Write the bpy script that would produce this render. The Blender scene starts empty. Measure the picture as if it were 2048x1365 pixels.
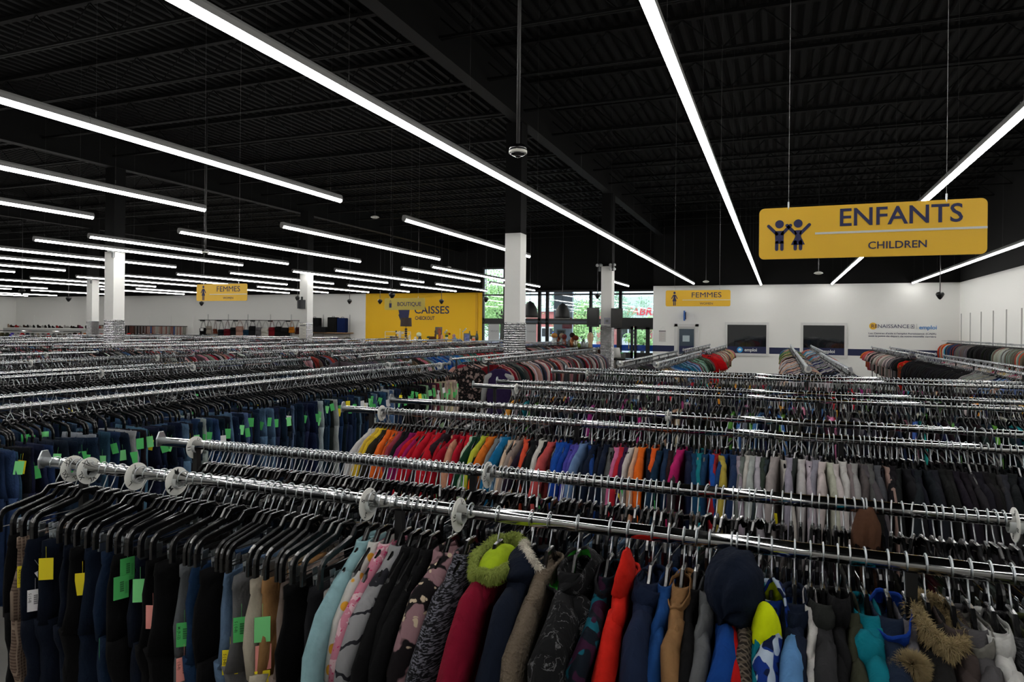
import bpy, math, random
import numpy as np
from mathutils import Matrix, Vector
PI = math.pi
random.seed(7); RNG = np.random.RandomState(7)
scn = bpy.context.scene
COL = scn.collection

# ------------------------------------------------------------------ camera
FPX, YAW, ROLL, H0, CH = 1375.9, 0.3709, 0.01035, 656.5, 2.2
cam_data = bpy.data.cameras.new('camera')
cam_data.sensor_width = 36.0
cam_data.lens = 36.0 * FPX / 2048.0
cam_data.shift_y = -(682.5 - H0) / 2048.0
cam_data.clip_start = 0.02; cam_data.clip_end = 400
cam = bpy.data.objects.new('camera', cam_data); COL.objects.link(cam)
cam.matrix_world = Matrix.Translation((0, 0, CH)) @ Matrix.Rotation(YAW, 4, 'Z') @ Matrix.Rotation(PI / 2, 4, 'X') @ Matrix.Rotation(ROLL, 4, 'Z')
scn.camera = cam
# ------------------------------------------------------------------ colour management
scn.view_settings.view_transform = 'Standard'
scn.view_settings.look = 'None'
scn.view_settings.gamma = 1
scn.view_settings.exposure = 0.0
scn.view_settings.use_curve_mapping = False
# ------------------------------------------------------------------ world and sun
LAMP_POWER = 27.0
world = bpy.data.worlds.new('sky'); scn.world = world; world.use_nodes = True
wn = world.node_tree.nodes; bg = wn['Background']
bg.inputs['Color'].default_value = (0.80, 0.90, 1.0, 1); bg.inputs['Strength'].default_value = 2.2
sun_d = bpy.data.lights.new('sun', 'SUN'); sun_d.energy = 3.0; sun_d.angle = 0.2
sun = bpy.data.objects.new('sun', sun_d); COL.objects.link(sun); sun.rotation_euler = (math.radians(35), 0, math.radians(30))

# ------------------------------------------------------------------ geometry of the view (used to lay out rows and to leave out what nobody sees)
def proj(X, Y, Z):
    cx = X * math.cos(YAW) + Y * math.sin(YAW); cz = -X * math.sin(YAW) + Y * math.cos(YAW); cy = -(Z - CH)
    if cz < 0.3: return None
    a, b = cx / cz, cy / cz
    return (1024 + FPX * (a * math.cos(ROLL) - b * math.sin(ROLL)), H0 + FPX * (a * math.sin(ROLL) + b * math.cos(ROLL)), cz)
def seen(X, Y, Z, m=260):
    p = proj(X, Y, Z)
    return p is not None and -m < p[0] < 2048 + m and p[1] < 1365 + 500

# ------------------------------------------------------------------ materials
MC = {}
def srgb(r, g, b):
    f = lambda c: (c / 255 / 12.92) if c / 255 <= 0.04045 else ((c / 255 + 0.055) / 1.055) ** 2.4
    return (f(r), f(g), f(b), 1)
def mat(name, col=(200, 200, 200), rough=0.5, metal=0.0, emit=0.0, bump=0.0, bscale=60, spec=None, var=0.0, vscale=8):
    if name in MC: return MC[name]
    m = bpy.data.materials.new(name); m.use_nodes = True; MC[name] = m
    nt = m.node_tree; b = nt.nodes['Principled BSDF']
    c = srgb(*col) if max(col) > 1.001 else (*col, 1)
    b.inputs['Base Color'].default_value = c
    b.inputs['Roughness'].default_value = rough; b.inputs['Metallic'].default_value = metal
    if spec is not None: b.inputs['Specular IOR Level'].default_value = spec
    if emit: b.inputs['Emission Color'].default_value = c; b.inputs['Emission Strength'].default_value = emit
    if bump or var:
        tc = nt.nodes.new('ShaderNodeTexCoord')
        if bump:
            n = nt.nodes.new('ShaderNodeTexNoise'); n.inputs['Scale'].default_value = bscale; n.inputs['Detail'].default_value = 3
            bp = nt.nodes.new('ShaderNodeBump'); bp.inputs['Strength'].default_value = bump; bp.inputs['Distance'].default_value = 0.01
            nt.links.new(tc.outputs['Object'], n.inputs['Vector']); nt.links.new(n.outputs['Fac'], bp.inputs['Height']); nt.links.new(bp.outputs['Normal'], b.inputs['Normal'])
        if var:
            n2 = nt.nodes.new('ShaderNodeTexNoise'); n2.inputs['Scale'].default_value = vscale; n2.inputs['Detail'].default_value = 4
            mp = nt.nodes.new('ShaderNodeMapRange'); mp.inputs['From Min'].default_value = 0.3; mp.inputs['From Max'].default_value = 0.7
            mp.inputs['To Min'].default_value = 1 - var; mp.inputs['To Max'].default_value = 1 + var
            mx = nt.nodes.new('ShaderNodeVectorMath'); mx.operation = 'SCALE'; mx.inputs[0].default_value = c[:3]
            nt.links.new(tc.outputs['Object'], n2.inputs['Vector']); nt.links.new(n2.outputs['Fac'], mp.inputs['Value'])
            nt.links.new(mp.outputs['Result'], mx.inputs['Scale']); nt.links.new(mx.outputs['Vector'], b.inputs['Base Color'])
    return m
def wrinkle(m, scale=16, dist=0.012, strength=0.55):
    """soft creases on top of the fine weave"""
    nt = m.node_tree; N = nt.nodes; L = nt.links; b = N['Principled BSDF']
    tc = N.new('ShaderNodeTexCoord'); mp = N.new('ShaderNodeMapping'); mp.inputs['Scale'].default_value = (1, 1, 0.55); mp.inputs['Rotation'].default_value = (0.5, 0, 0)
    n = N.new('ShaderNodeTexNoise'); n.inputs['Scale'].default_value = scale; n.inputs['Detail'].default_value = 2; n.inputs['Distortion'].default_value = 1.6
    bp = N.new('ShaderNodeBump'); bp.inputs['Strength'].default_value = strength; bp.inputs['Distance'].default_value = dist
    L.new(tc.outputs['Object'], mp.inputs['Vector']); L.new(mp.outputs[0], n.inputs['Vector']); L.new(n.outputs['Fac'], bp.inputs['Height'])
    if b.inputs['Normal'].is_linked: L.new(b.inputs['Normal'].links[0].from_socket, bp.inputs['Normal'])
    L.new(bp.outputs['Normal'], b.inputs['Normal']); return m
def dim(rgb, k):
    f = lambda c: 255 * (1.055 * (max(1e-6, srgb(c, c, c)[0] * k)) ** (1 / 2.4) - 0.055) if srgb(c, c, c)[0] * k > 0.0031308 else 255 * 12.92 * srgb(c, c, c)[0] * k
    return tuple(f(c) for c in rgb)
def cloth(rgb):
    k = 'cloth_%d_%d_%d' % tuple(rgb)
    return MC.get(k) or wrinkle(mat(k, dim(rgb, 0.62), 0.92, bump=0.35, bscale=45, spec=0.12, var=0.10, vscale=25))
def denim(rgb):
    k = 'denim_%d_%d_%d' % tuple(rgb)
    return MC.get(k) or wrinkle(mat(k, dim(rgb, 0.60), 0.9, bump=0.4, bscale=90, spec=0.12, var=0.32, vscale=7))
def pattern(name, kind, base, c1, c2=None, scale=20):
    """procedural printed cloth"""
    if name in MC: return MC[name]
    base = dim(base, 0.65); c1 = dim(c1, 0.65); c2 = dim(c2, 0.65) if c2 else None
    m = wrinkle(mat(name, base, 0.9, spec=0.12)); nt = m.node_tree; N = nt.nodes; L = nt.links; b = N['Principled BSDF']
    tc = N.new('ShaderNodeTexCoord'); src = tc.outputs['Object']
    def ramp(inp, lo, hi):
        r = N.new('ShaderNodeMapRange'); r.inputs['From Min'].default_value = lo; r.inputs['From Max'].default_value = hi; L.new(inp, r.inputs['Value']); return r.outputs['Result']
    def mix(fac, a, bb):
        x = N.new('ShaderNodeMix'); x.data_type = 'RGBA'; L.new(fac, x.inputs['Factor'])
        for sk, v in (('A', a), ('B', bb)):
            s = [i for i in x.inputs if i.name == sk and i.type == 'RGBA'][0]
            if isinstance(v, tuple): s.default_value = v
            else: L.new(v, s)
        return [o for o in x.outputs if o.type == 'RGBA'][0]
    B = srgb(*base); C1 = srgb(*c1); C2 = srgb(*(c2 or c1))
    if kind == 'floral':
        v = N.new('ShaderNodeTexVoronoi'); v.inputs['Scale'].default_value = scale
        nz = N.new('ShaderNodeTexNoise'); nz.inputs['Scale'].default_value = scale * 1.6
        ad = N.new('ShaderNodeVectorMath'); ad.operation = 'MULTIPLY_ADD'; ad.inputs[1].default_value = (0.05, 0.05, 0.05)
        L.new(src, nz.inputs['Vector']); L.new(nz.outputs['Color'], ad.inputs[0]); L.new(src, ad.inputs[2]); L.new(ad.outputs[0], v.inputs['Vector'])
        o = mix(ramp(v.outputs['Distance'], 0.42, 0.36), B, C1)
        v2 = N.new('ShaderNodeTexVoronoi'); v2.inputs['Scale'].default_value = scale * 2.1; L.new(ad.outputs[0], v2.inputs['Vector'])
        o = mix(ramp(v2.outputs['Distance'], 0.25, 0.2), o, C2)
    elif kind == 'crackle':
        nz = N.new('ShaderNodeTexNoise'); nz.inputs['Scale'].default_value = 30; nz.inputs['Detail'].default_value = 4
        ad = N.new('ShaderNodeVectorMath'); ad.operation = 'MULTIPLY_ADD'; ad.inputs[1].default_value = (0.10, 0.10, 0.10)
        v = N.new('ShaderNodeTexVoronoi'); v.feature = 'DISTANCE_TO_EDGE'; v.inputs['Scale'].default_value = scale
        L.new(src, nz.inputs['Vector']); L.new(nz.outputs['Color'], ad.inputs[0]); L.new(src, ad.inputs[2]); L.new(ad.outputs[0], v.inputs['Vector'])
        n3 = N.new('ShaderNodeTexNoise'); n3.inputs['Scale'].default_value = 22; n3.inputs['Detail'].default_value = 1; L.new(src, n3.inputs['Vector'])
        mm = N.new('ShaderNodeMath'); mm.operation = 'MULTIPLY'; L.new(ramp(v.outputs['Distance'], 0.03, 0.006), mm.inputs[0]); L.new(ramp(n3.outputs['Fac'], 0.42, 0.52), mm.inputs[1])
        v2 = N.new('ShaderNodeTexVoronoi'); v2.feature = 'DISTANCE_TO_EDGE'; v2.inputs['Scale'].default_value = scale * 2.4; L.new(ad.outputs[0], v2.inputs['Vector'])
        m2_ = N.new('ShaderNodeMath'); m2_.operation = 'MULTIPLY'; L.new(ramp(v2.outputs['Distance'], 0.035, 0.008), m2_.inputs[0]); L.new(ramp(n3.outputs['Fac'], 0.54, 0.60), m2_.inputs[1])
        mx_ = N.new('ShaderNodeMath'); mx_.operation = 'MAXIMUM'; L.new(mm.outputs[0], mx_.inputs[0]); L.new(m2_.outputs[0], mx_.inputs[1])
        o = mix(mx_.outputs[0], B, C1)
    elif kind == 'camo':
        n1 = N.new('ShaderNodeTexNoise'); n1.inputs['Scale'].default_value = scale; n1.inputs['Detail'].default_value = 1; L.new(src, n1.inputs['Vector'])
        n2 = N.new('ShaderNodeTexNoise'); n2.inputs['Scale'].default_value = scale * 1.3; n2.inputs['Detail'].default_value = 0; n2.noise_dimensions = '4D'; n2.inputs['W'].default_value = 5; L.new(src, n2.inputs['Vector'])
        o = mix(ramp(n1.outputs['Fac'], 0.52, 0.54), B, C1); o = mix(ramp(n2.outputs['Fac'], 0.56, 0.58), o, C2)
    elif kind == 'plaid':
        w1 = N.new('ShaderNodeTexWave'); w1.bands_direction = 'Z'; w1.inputs['Scale'].default_value = scale; L.new(src, w1.inputs['Vector'])
        w2 = N.new('ShaderNodeTexWave'); w2.bands_direction = 'Y'; w2.inputs['Scale'].default_value = scale; L.new(src, w2.inputs['Vector'])
        o = mix(ramp(w1.outputs['Fac'], 0.6, 0.7), B, C1); o = mix(ramp(w2.outputs['Fac'], 0.75, 0.8), o, C2)
    elif kind == 'stripes':
        w1 = N.new('ShaderNodeTexWave'); w1.bands_direction = 'Z'; w1.inputs['Scale'].default_value = scale; w1.inputs['Distortion'].default_value = 0.6; L.new(src, w1.inputs['Vector'])
        o = mix(ramp(w1.outputs['Fac'], 0.5, 0.55), B, C1)
    elif kind == 'dots':
        v = N.new('ShaderNodeTexVoronoi'); v.inputs['Scale'].default_value = scale; v.inputs['Randomness'].default_value = 0.5; L.new(src, v.inputs['Vector'])
        o = mix(ramp(v.outputs['Distance'], 0.3, 0.26), B, C1)
    elif kind == 'zigzag':
        w1 = N.new('ShaderNodeTexWave'); w1.bands_direction = 'Z'; w1.inputs['Scale'].default_value = scale; w1.inputs['Distortion'].default_value = 5; w1.inputs['Detail Scale'].default_value = 4; L.new(src, w1.inputs['Vector'])
        o = mix(ramp(w1.outputs['Fac'], 0.85, 0.9), B, C1)
    elif kind == 'tweed':
        n1 = N.new('ShaderNodeTexNoise'); n1.inputs['Scale'].default_value = scale * 8; n1.inputs['Detail'].default_value = 2
        mpn = N.new('ShaderNodeMapping'); mpn.inputs['Scale'].default_value = (1, 0.25, 3); L.new(src, mpn.inputs['Vector']); L.new(mpn.outputs[0], n1.inputs['Vector'])
        o = mix(ramp(n1.outputs['Fac'], 0.48, 0.58), B, C1)
    L.new(o, b.inputs['Base Color'])
    return m
def attr_mat(name, rough=0.92, spec=0.15):
    m = mat(name, (128, 128, 128), rough, spec=spec); nt = m.node_tree
    a = nt.nodes.new('ShaderNodeAttribute'); a.attribute_name = 'col'
    nt.links.new(a.outputs['Color'], nt.nodes['Principled BSDF'].inputs['Base Color']); return m
def glass(name, tint=(0.93, 0.97, 0.98), refl=1.0):
    if name in MC: return MC[name]
    m = bpy.data.materials.new(name); m.use_nodes = True; MC[name] = m; nt = m.node_tree; nt.nodes.clear()
    o = nt.nodes.new('ShaderNodeOutputMaterial'); t = nt.nodes.new('ShaderNodeBsdfTransparent'); g = nt.nodes.new('ShaderNodeBsdfGlossy')
    t.inputs['Color'].default_value = (*tint, 1); g.inputs['Roughness'].default_value = 0.02; fr = nt.nodes.new('ShaderNodeFresnel'); fr.inputs['IOR'].default_value = 1.5
    x = nt.nodes.new('ShaderNodeMixShader')
    mu = nt.nodes.new('ShaderNodeMath'); mu.operation = 'MULTIPLY'; mu.inputs[1].default_value = refl
    nt.links.new(fr.outputs[0], mu.inputs[0]); nt.links.new(mu.outputs[0], x.inputs[0]); nt.links.new(t.outputs[0], x.inputs[1]); nt.links.new(g.outputs[0], x.inputs[2]); nt.links.new(x.outputs[0], o.inputs[0]); return m
def plate_mat():
    m = mat('diamond_plate_metal', (0.50, 0.50, 0.50), 0.22, 1.0); nt = m.node_tree; N = nt.nodes; L = nt.links
    tc = N.new('ShaderNodeTexCoord'); hs = []
    for ang in (PI / 4, -PI / 4):
        # x+y runs around the column, z up it
        cx = N.new('ShaderNodeSeparateXYZ'); L.new(tc.outputs['Object'], cx.inputs[0])
        s = N.new('ShaderNodeMath'); s.operation = 'ADD'; L.new(cx.outputs[0], s.inputs[0]); L.new(cx.outputs[1], s.inputs[1])
        a = N.new('ShaderNodeMath'); a.operation = 'MULTIPLY'; a.inputs[1].default_value = 1 if ang > 0 else -1; L.new(cx.outputs[2], a.inputs[0])
        d = N.new('ShaderNodeMath'); d.operation = 'ADD'; L.new(s.outputs[0], d.inputs[0]); L.new(a.outputs[0], d.inputs[1])
        k = N.new('ShaderNodeMath'); k.operation = 'MULTIPLY'; k.inputs[1].default_value = 2 * PI / 0.095; L.new(d.outputs[0], k.inputs[0])
        q = N.new('ShaderNodeMath'); q.operation = 'SINE'; L.new(k.outputs[0], q.inputs[0]); hs.append(q)
    mlt = N.new('ShaderNodeMath'); mlt.operation = 'MULTIPLY'; L.new(hs[0].outputs[0], mlt.inputs[0]); L.new(hs[1].outputs[0], mlt.inputs[1])
    bp = N.new('ShaderNodeBump'); bp.inputs['Strength'].default_value = 1.0; bp.inputs['Distance'].default_value = 0.02
    L.new(mlt.outputs[0], bp.inputs['Height']); L.new(bp.outputs['Normal'], N['Principled BSDF'].inputs['Normal']); return m

CHROME = mat('chrome', (0.47, 0.47, 0.47), 0.08, 1.0)
WIRE = mat('zinc_wire', (0.46, 0.49, 0.51), 0.32, 1.0)
BLKP = mat('black_plastic', (6, 6, 7), 0.18, spec=0.62)
BLKM = mat('black_metal', (14, 14, 15), 0.4, spec=0.4)
WHITEP = mat('white_paint', (226, 226, 222), 0.75, bump=0.03, bscale=40)
GREYP = mat('grey_plastic', (120, 122, 122), 0.5)
NAVY = mat('navy_ink', (30, 34, 78), 0.6)
SIGNY = mat('sign_yellow', (226, 178, 40), 0.45, bump=0.02, bscale=80)
DISCW = mat('disc_white', (214, 214, 208), 0.45)
DISCK = mat('disc_ink', (24, 24, 26), 0.6)
WOOD = mat('wood_top', (150, 116, 78), 0.5, var=0.2, vscale=12)
DWOOD = mat('dark_wood', (38, 28, 22), 0.5, var=0.2, vscale=12)
BLACKCEIL = mat('ceiling_black', (11, 11, 11), 0.75, spec=0.18)
PLATE = plate_mat()
CABLE = mat('cable_grey', (70, 70, 70), 0.5)

# ------------------------------------------------------------------ mesh helpers
class MB:
    def __init__(s): s.v = []; s.f = []
    def add(s, vs, fs):
        o = len(s.v); s.v.extend(tuple(map(float, v)) for v in vs); s.f.extend(tuple(i + o for i in f) for f in fs); return s
    def box(s, x0, x1, y0, y1, z0, z1):
        return s.add([(x0, y0, z0), (x1, y0, z0), (x1, y1, z0), (x0, y1, z0), (x0, y0, z1), (x1, y0, z1), (x1, y1, z1), (x0, y1, z1)],
                     [(0, 3, 2, 1), (4, 5, 6, 7), (0, 1, 5, 4), (1, 2, 6, 5), (2, 3, 7, 6), (3, 0, 4, 7)])
    def cbox(s, c, w): return s.box(c[0] - w[0] / 2, c[0] + w[0] / 2, c[1] - w[1] / 2, c[1] + w[1] / 2, c[2] - w[2] / 2, c[2] + w[2] / 2)
    def loft(s, loops, cap0=True, cap1=True):
        n = len(loops[0]); vs = [p for l in loops for p in l]; fs = []
        for i in range(len(loops) - 1):
            for j in range(n):
                k = (j + 1) % n; fs.append((i * n + j, i * n + k, (i + 1) * n + k, (i + 1) * n + j))
        if cap0: fs.append(tuple(range(n))[::-1])
        if cap1: fs.append(tuple((len(loops) - 1) * n + j for j in range(n)))
        return s.add(vs, fs)
    def tube(s, path, r, n=8, caps=True, flat=1.0):
        path = [Vector(p) for p in path]; loops = []; up = None
        rs = r if isinstance(r, (list, tuple)) else [r] * len(path)
        for i, p in enumerate(path):
            t = (path[min(i + 1, len(path) - 1)] - path[max(i - 1, 0)]).normalized()
            if up is None: up = Vector((1, 0, 0)) if abs(t.x) < 0.9 else Vector((0, 0, 1))
            a = (up - t * up.dot(t))
            if a.length < 1e-5: a = Vector((0, 1, 0)) - t * t.y
            a.normalize(); up = a; b = t.cross(a)
            loops.append([p + a * (rs[i] * math.cos(2 * PI * k / n)) + b * (rs[i] * flat * math.sin(2 * PI * k / n)) for k in range(n)])
        return s.loft(loops, caps, caps)
    def lathe(s, prof, c=(0, 0, 0), n=16):
        loops = [[(c[0] + r * math.cos(2 * PI * k / n), c[1] + r * math.sin(2 * PI * k / n), c[2] + z) for k in range(n)] for r, z in prof]
        return s.loft(loops)
    def ball(s, c, r, n=12, m=8):
        r = r if isinstance(r, (tuple, list)) else (r, r, r)
        loops = []
        for i in range(m + 1):
            a = -PI / 2 + PI * (0.03 + 0.94 * i / m)
            loops.append([(c[0] + r[0] * math.cos(a) * math.cos(2 * PI * k / n), c[1] + r[1] * math.cos(a) * math.sin(2 * PI * k / n), c[2] + r[2] * math.sin(a)) for k in range(n)])
        return s.loft(loops)
    def xform(s, M):
        s.v = [tuple(M @ Vector(v)) for v in s.v]; return s
    def mesh(s, name, m, smooth=False):
        me = bpy.data.meshes.new(name); me.from_pydata(s.v, [], s.f); me.materials.append(m)
        if smooth: me.polygons.foreach_set('use_smooth', [True] * len(me.polygons))
        me.update(); return me
    def build(s, name, m, parent=None, smooth=False, loc=None):
        o = bpy.data.objects.new(name, s.mesh(name, m, smooth)); COL.objects.link(o)
        if parent is not None: o.parent = parent
        if loc is not None: o.location = loc
        return o
def tag(o, label=None, cat=None, group=None, kind=None):
    if label: o['label'] = label
    if cat: o['category'] = cat
    if group: o['group'] = group
    if kind: o['kind'] = kind
    return o
def empty(name, loc=(0, 0, 0), rz=0, label=None, cat=None, group=None):
    o = bpy.data.objects.new(name, None); COL.objects.link(o); o.location = loc; o.rotation_euler = (0, 0, rz); o.empty_display_size = 0.1
    return tag(o, label, cat, group)
def struct(name, mb, m): return tag(mb.build(name, m), kind='structure')
def text_mesh(txt, size, m, bold=0.0, spacing=1.0, align='LEFT', shear=0.0, ext=0.0):
    cu = bpy.data.curves.new('lettering', 'FONT'); cu.body = txt; cu.size = size; cu.offset = bold; cu.space_character = spacing
    cu.align_x = align; cu.shear = shear; cu.extrude = ext; cu.resolution_u = 3
    ob = bpy.data.objects.new('tmp', cu); COL.objects.link(ob)
    dg = bpy.context.evaluated_depsgraph_get(); me = bpy.data.meshes.new_from_object(ob.evaluated_get(dg))
    bpy.data.objects.remove(ob); bpy.data.curves.remove(cu)
    me.materials.clear(); me.materials.append(m); return me
def text(name, txt, x0, x1, zc, y, h, m, parent=None, bold=0.0, zbase=None, flip=False, shear=0.0, ext=0.001):
    """lettering in the XZ plane read from -Y, fitted between x0 and x1 with capital height h"""
    me = text_mesh(txt, 1.0, m, bold, 1.0, shear=shear, ext=ext / max(h, 1e-3) * 0.7)
    co = np.empty(len(me.vertices) * 3); me.vertices.foreach_get('co', co); co = co.reshape(-1, 3)
    w = co[:, 0].max() - co[:, 0].min(); sx = (x1 - x0) / w; sz = h / 0.70
    n = np.empty_like(co)
    n[:, 0] = (co[:, 0] - co[:, 0].min()) * sx + x0
    if flip: n[:, 0] = x0 + x1 - n[:, 0]
    base = zbase if zbase is not None else zc - h / 2
    n[:, 2] = co[:, 1] * sz + base; n[:, 1] = y - co[:, 2] * h
    me.vertices.foreach_set('co', n.ravel()); me.update(); me.name = name
    o = bpy.data.objects.new(name, me); COL.objects.link(o)
    if parent is not None: o.parent = parent
    return o
def poly_prism(pts, y0, y1, mb):
    """outline in XZ extruded in Y"""
    n = len(pts); mb.add([(x, y0, z) for x, z in pts] + [(x, y1, z) for x, z in pts],
                         [tuple(range(n)), tuple(range(2 * n - 1, n - 1, -1))] + [(i, n + i, n + (i + 1) % n, (i + 1) % n) for i in range(n)])
    return mb
def rrect(x0, x1, z0, z1, r, n=5):
    p = []
    for cx, cz, a0 in ((x1 - r, z1 - r, 0), (x0 + r, z1 - r, PI / 2), (x0 + r, z0 + r, PI), (x1 - r, z0 + r, 3 * PI / 2)):
        for k in range(n + 1): a = a0 + PI / 2 * k / n; p.append((cx + r * math.cos(a), cz + r * math.sin(a)))
    return p

# ================================================================== THE SETTING
struct('floor', MB().box(-54, 6.7, -8, 35.2, -0.1, 0), mat('floor_concrete', (120, 118, 114), 0.35, var=0.08, vscale=2))
# corrugated black deck
def deck():
    mb = MB(); x = -54.0; p = []
    while x < 6.7:
        p += [(x, 7.35), (x + 0.08, 7.35), (x + 0.11, 7.42), (x + 0.19, 7.42)]; x += 0.22
    vs = []; fs = []
    for a, b in p: vs += [(a, -8, b), (a, 35.2, b)]
    for i in range(len(p) - 1): fs.append((2 * i, 2 * i + 1, 2 * i + 3, 2 * i + 2))
    mb.add(vs, fs); mb.box(-54, 6.7, -8, 35.2, 7.5, 7.6)
    return mb
struct('ceiling', deck(), BLACKCEIL)
# roof joists along X and girders along Y
k = 0
for jy in np.arange(-5.6, 34, 1.9):
    mb = MB(); k += 1
    for dy in (-0.03, 0.03): mb.box(-54, 6.5, jy + dy - 0.02, jy + dy + 0.02, 6.70, 6.74)
    mb.box(-54, 6.5, jy - 0.05, jy + 0.05, 7.27, 7.33)
    x = -53.0; s = 0
    while x < 6.0:
        x2 = x + 0.62; z1, z2 = (6.72, 7.28) if s == 0 else (7.28, 6.72)
        mb.tube([(x, jy, z1), (x2, jy, z2)], 0.013, 4); x = x2; s = 1 - s
    struct('trim_%d' % k, mb, BLACKCEIL)
for gx in (-5.0, -16.8, -28.6, -40.4):
    k += 1; mb = MB(); mb.box(gx - 0.12, gx + 0.12, -8, 35, 6.42, 6.46); mb.box(gx - 0.012, gx + 0.012, -8, 35, 6.46, 7.2); mb.box(gx - 0.12, gx + 0.12, -8, 35, 7.2, 7.26)
    struct('trim_%d' % k, mb, BLACKCEIL)
# walls : white below 4.15, black above
ZW = 4.15
def wallpair(name, x0, x1, y0, y1, low=WHITEP, zlo=0, ztop=ZW):
    struct(name, MB().box(x0, x1, y0, y1, zlo, ztop), low)
    struct(name + '_upper', MB().box(x0, x1, y0, y1, ztop, 7.4), BLACKCEIL)
wallpair('wall_right', 6.5, 6.7, -8, 31.3)
wallpair('wall_front', -5.3, 6.5, 31.1, 31.3)
wallpair('wall_front_return', -5.3, -5.15, 31.3, 34.9)
YEL = mat('wall_yellow', (236, 184, 8), 0.7, bump=0.03, bscale=40)
wallpair('wall_checkout', -22.9, -15.35, 34.9, 35.1, YEL)
wallpair('wall_back', -54, -22.9, 34.9, 35.1)
wallpair('wall_left', -54, -53.8, -8, 34.9)
wallpair('wall_rear', -54, 6.7, -8.2, -8)
struct('wall_window_upper', MB().box(-13.55, -5.15, 34.9, 35.1, 4.2, 7.4).box(-15.35, -13.55, 34.9, 35.1, 5.5, 7.4), BLACKCEIL)
struct('trim_corner_post', MB().box(-15.75, -15.62, 34.86, 34.9, 0, 4.12), mat('yellow_post', (214, 160, 6), 0.6))
# navy stripe on the front wall
NV = mat('navy_paint', (10, 22, 66), 0.6)
mb = MB()
for a, b in ((-5.3, -4.35), (-0.40, 0.79), (2.6, 6.5)): mb.box(a, b, 31.095, 31.1, 1.22, 1.49)
struct('trim_navy_stripe', mb, NV)
# baseboards
struct('baseboard_front', MB().box(-5.3, 6.5, 31.08, 31.1, 0, 0.12), BLKM)
struct('baseboard_right', MB().box(6.48, 6.5, -8, 31.1, 0, 0.12), BLKM)

# door in the front wall
d1 = tag(empty('door_1', (-3.83, 31.1, 0)), kind='structure')
FRM = mat('frame_white', (205, 205, 203), 0.5)
MB().box(-0.52, -0.38, -0.05, 0, 0, 2.46).box(0.38, 0.52, -0.05, 0, 0, 2.46).box(-0.52, 0.52, -0.05, 0, 2.34, 2.46).build('door_frame', FRM, d1)
MB().box(-0.38, -0.31, -0.03, 0, 0, 2.34).box(0.33, 0.38, -0.03, 0, 0, 2.34).box(-0.31, 0.33, -0.03, 0, 2.24, 2.34).box(-0.31, 0.33, -0.03, 0, 0, 1.0).build('door_leaf', mat('door_grey', (176, 176, 174), 0.5), d1)
DGL = mat('dark_window_glass', (26, 29, 33), 0.03, spec=0.9)
MB().box(-0.31, 0.33, -0.015, -0.005, 1.0, 2.24).build('glass_pane', mat('door_glass', (66, 80, 92), 0.05, spec=0.8), d1)
MB().box(-0.31, 0.33, -0.02, -0.016, 1.22, 1.49).build('stripe', NV, d1)
MB().box(-0.16, 0.14, -0.021, -0.016, 1.68, 1.95).build('notice', mat('paper_pale', (168, 184, 190), 0.7), d1)
MB().box(0.34, 0.37, -0.09, -0.03, 1.0, 1.05).box(0.24, 0.37, -0.09, -0.075, 1.01, 1.04).build('handle', WIRE, d1)
# projecting blue sign over the door
s = empty('door_sign', (-3.9, 31.1, 2.82), 0, 'small blue sign projecting from the white wall above the door', 'sign')
MB().box(-0.02, 0.02, -0.34, -0.06, -0.22, 0.22).build('panel', mat('sign_blue', (24, 94, 176), 0.4), s)
MB().box(0.02, 0.05, -0.12, 0.0, -0.16, 0.16).build('bracket', NV, s)
# interior windows with the navy film
for i, (a, b) in enumerate(((-2.1, -0.52), (0.92, 2.47))):
    w = tag(empty('window_%d' % (i + 1), ((a + b) / 2, 31.1, 1.22)), kind='structure'); h = (b - a) / 2
    MB().box(-h - 0.1, -h, -0.05, 0, -0.1, 1.33).box(h, h + 0.1, -0.05, 0, -0.1, 1.33).box(-h, h, -0.05, 0, 1.22, 1.33).box(-h, h, -0.07, 0, -0.1, 0.0).build('window_frame', FRM, w)
    MB().box(-h, h, -0.02, -0.01, 0, 1.22).build('glass_pane', DGL, w)
    MB().box(-h, h, -0.026, -0.02, 0, 0.29).build('navy_film', NV, w)
    o = text('lettering', 'emploi', -0.08, 0.42, 0, -0.03, 0.13, WHITEP, w, bold=0.02, zbase=0.09)
    MB().lathe([(0.001, 0), (0.12, 0), (0.12, 0.006), (0.001, 0.006)], n=24).xform(Matrix.Rotation(PI / 2, 4, 'X')).build('round_badge', mat('badge_blue', (38, 150, 214), 0.5), w, loc=(-0.27, -0.027, 0.15))
    MB().box(-0.33, -0.21, -0.038, -0.034, 0.11, 0.18).box(-0.30, -0.24, -0.038, -0.034, 0.18, 0.21).build('briefcase_icon', WHITEP, w)
# wall logo and text
s = empty('wall_logo', (4.5, 31.1, 2.2), 0, 'lettering RENAISSANCE emploi with yellow disc and two small lines on the white front wall', 'sign')
MB().lathe([(0.001, 0), (0.14, 0), (0.14, 0.004), (0.001, 0.004)], n=28).xform(Matrix.Rotation(PI / 2, 4, 'X')).build('yellow_disc', SIGNY, s, loc=(-0.99, -0.002, 0.23))
text('lettering', 'RENAISSANCE', -1.05, 0.29, 0.23, -0.012, 0.145, NAVY, s, bold=0.0)
MB().box(0.34, 0.46, -0.008, -0.002, 0.15, 0.165).box(0.34, 0.355, -0.008, -0.002, 0.15, 0.30).box(0.445, 0.46, -0.008, -0.002, 0.15, 0.30).box(0.34, 0.46, -0.008, -0.002, 0.285, 0.30).box(0.38, 0.42, -0.008, -0.002, 0.2, 0.25).build('badge', NAVY, s)
MB().box(0.545, 0.553, -0.008, -0.002, 0.12, 0.33).build('divider', GREYP, s)
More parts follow.
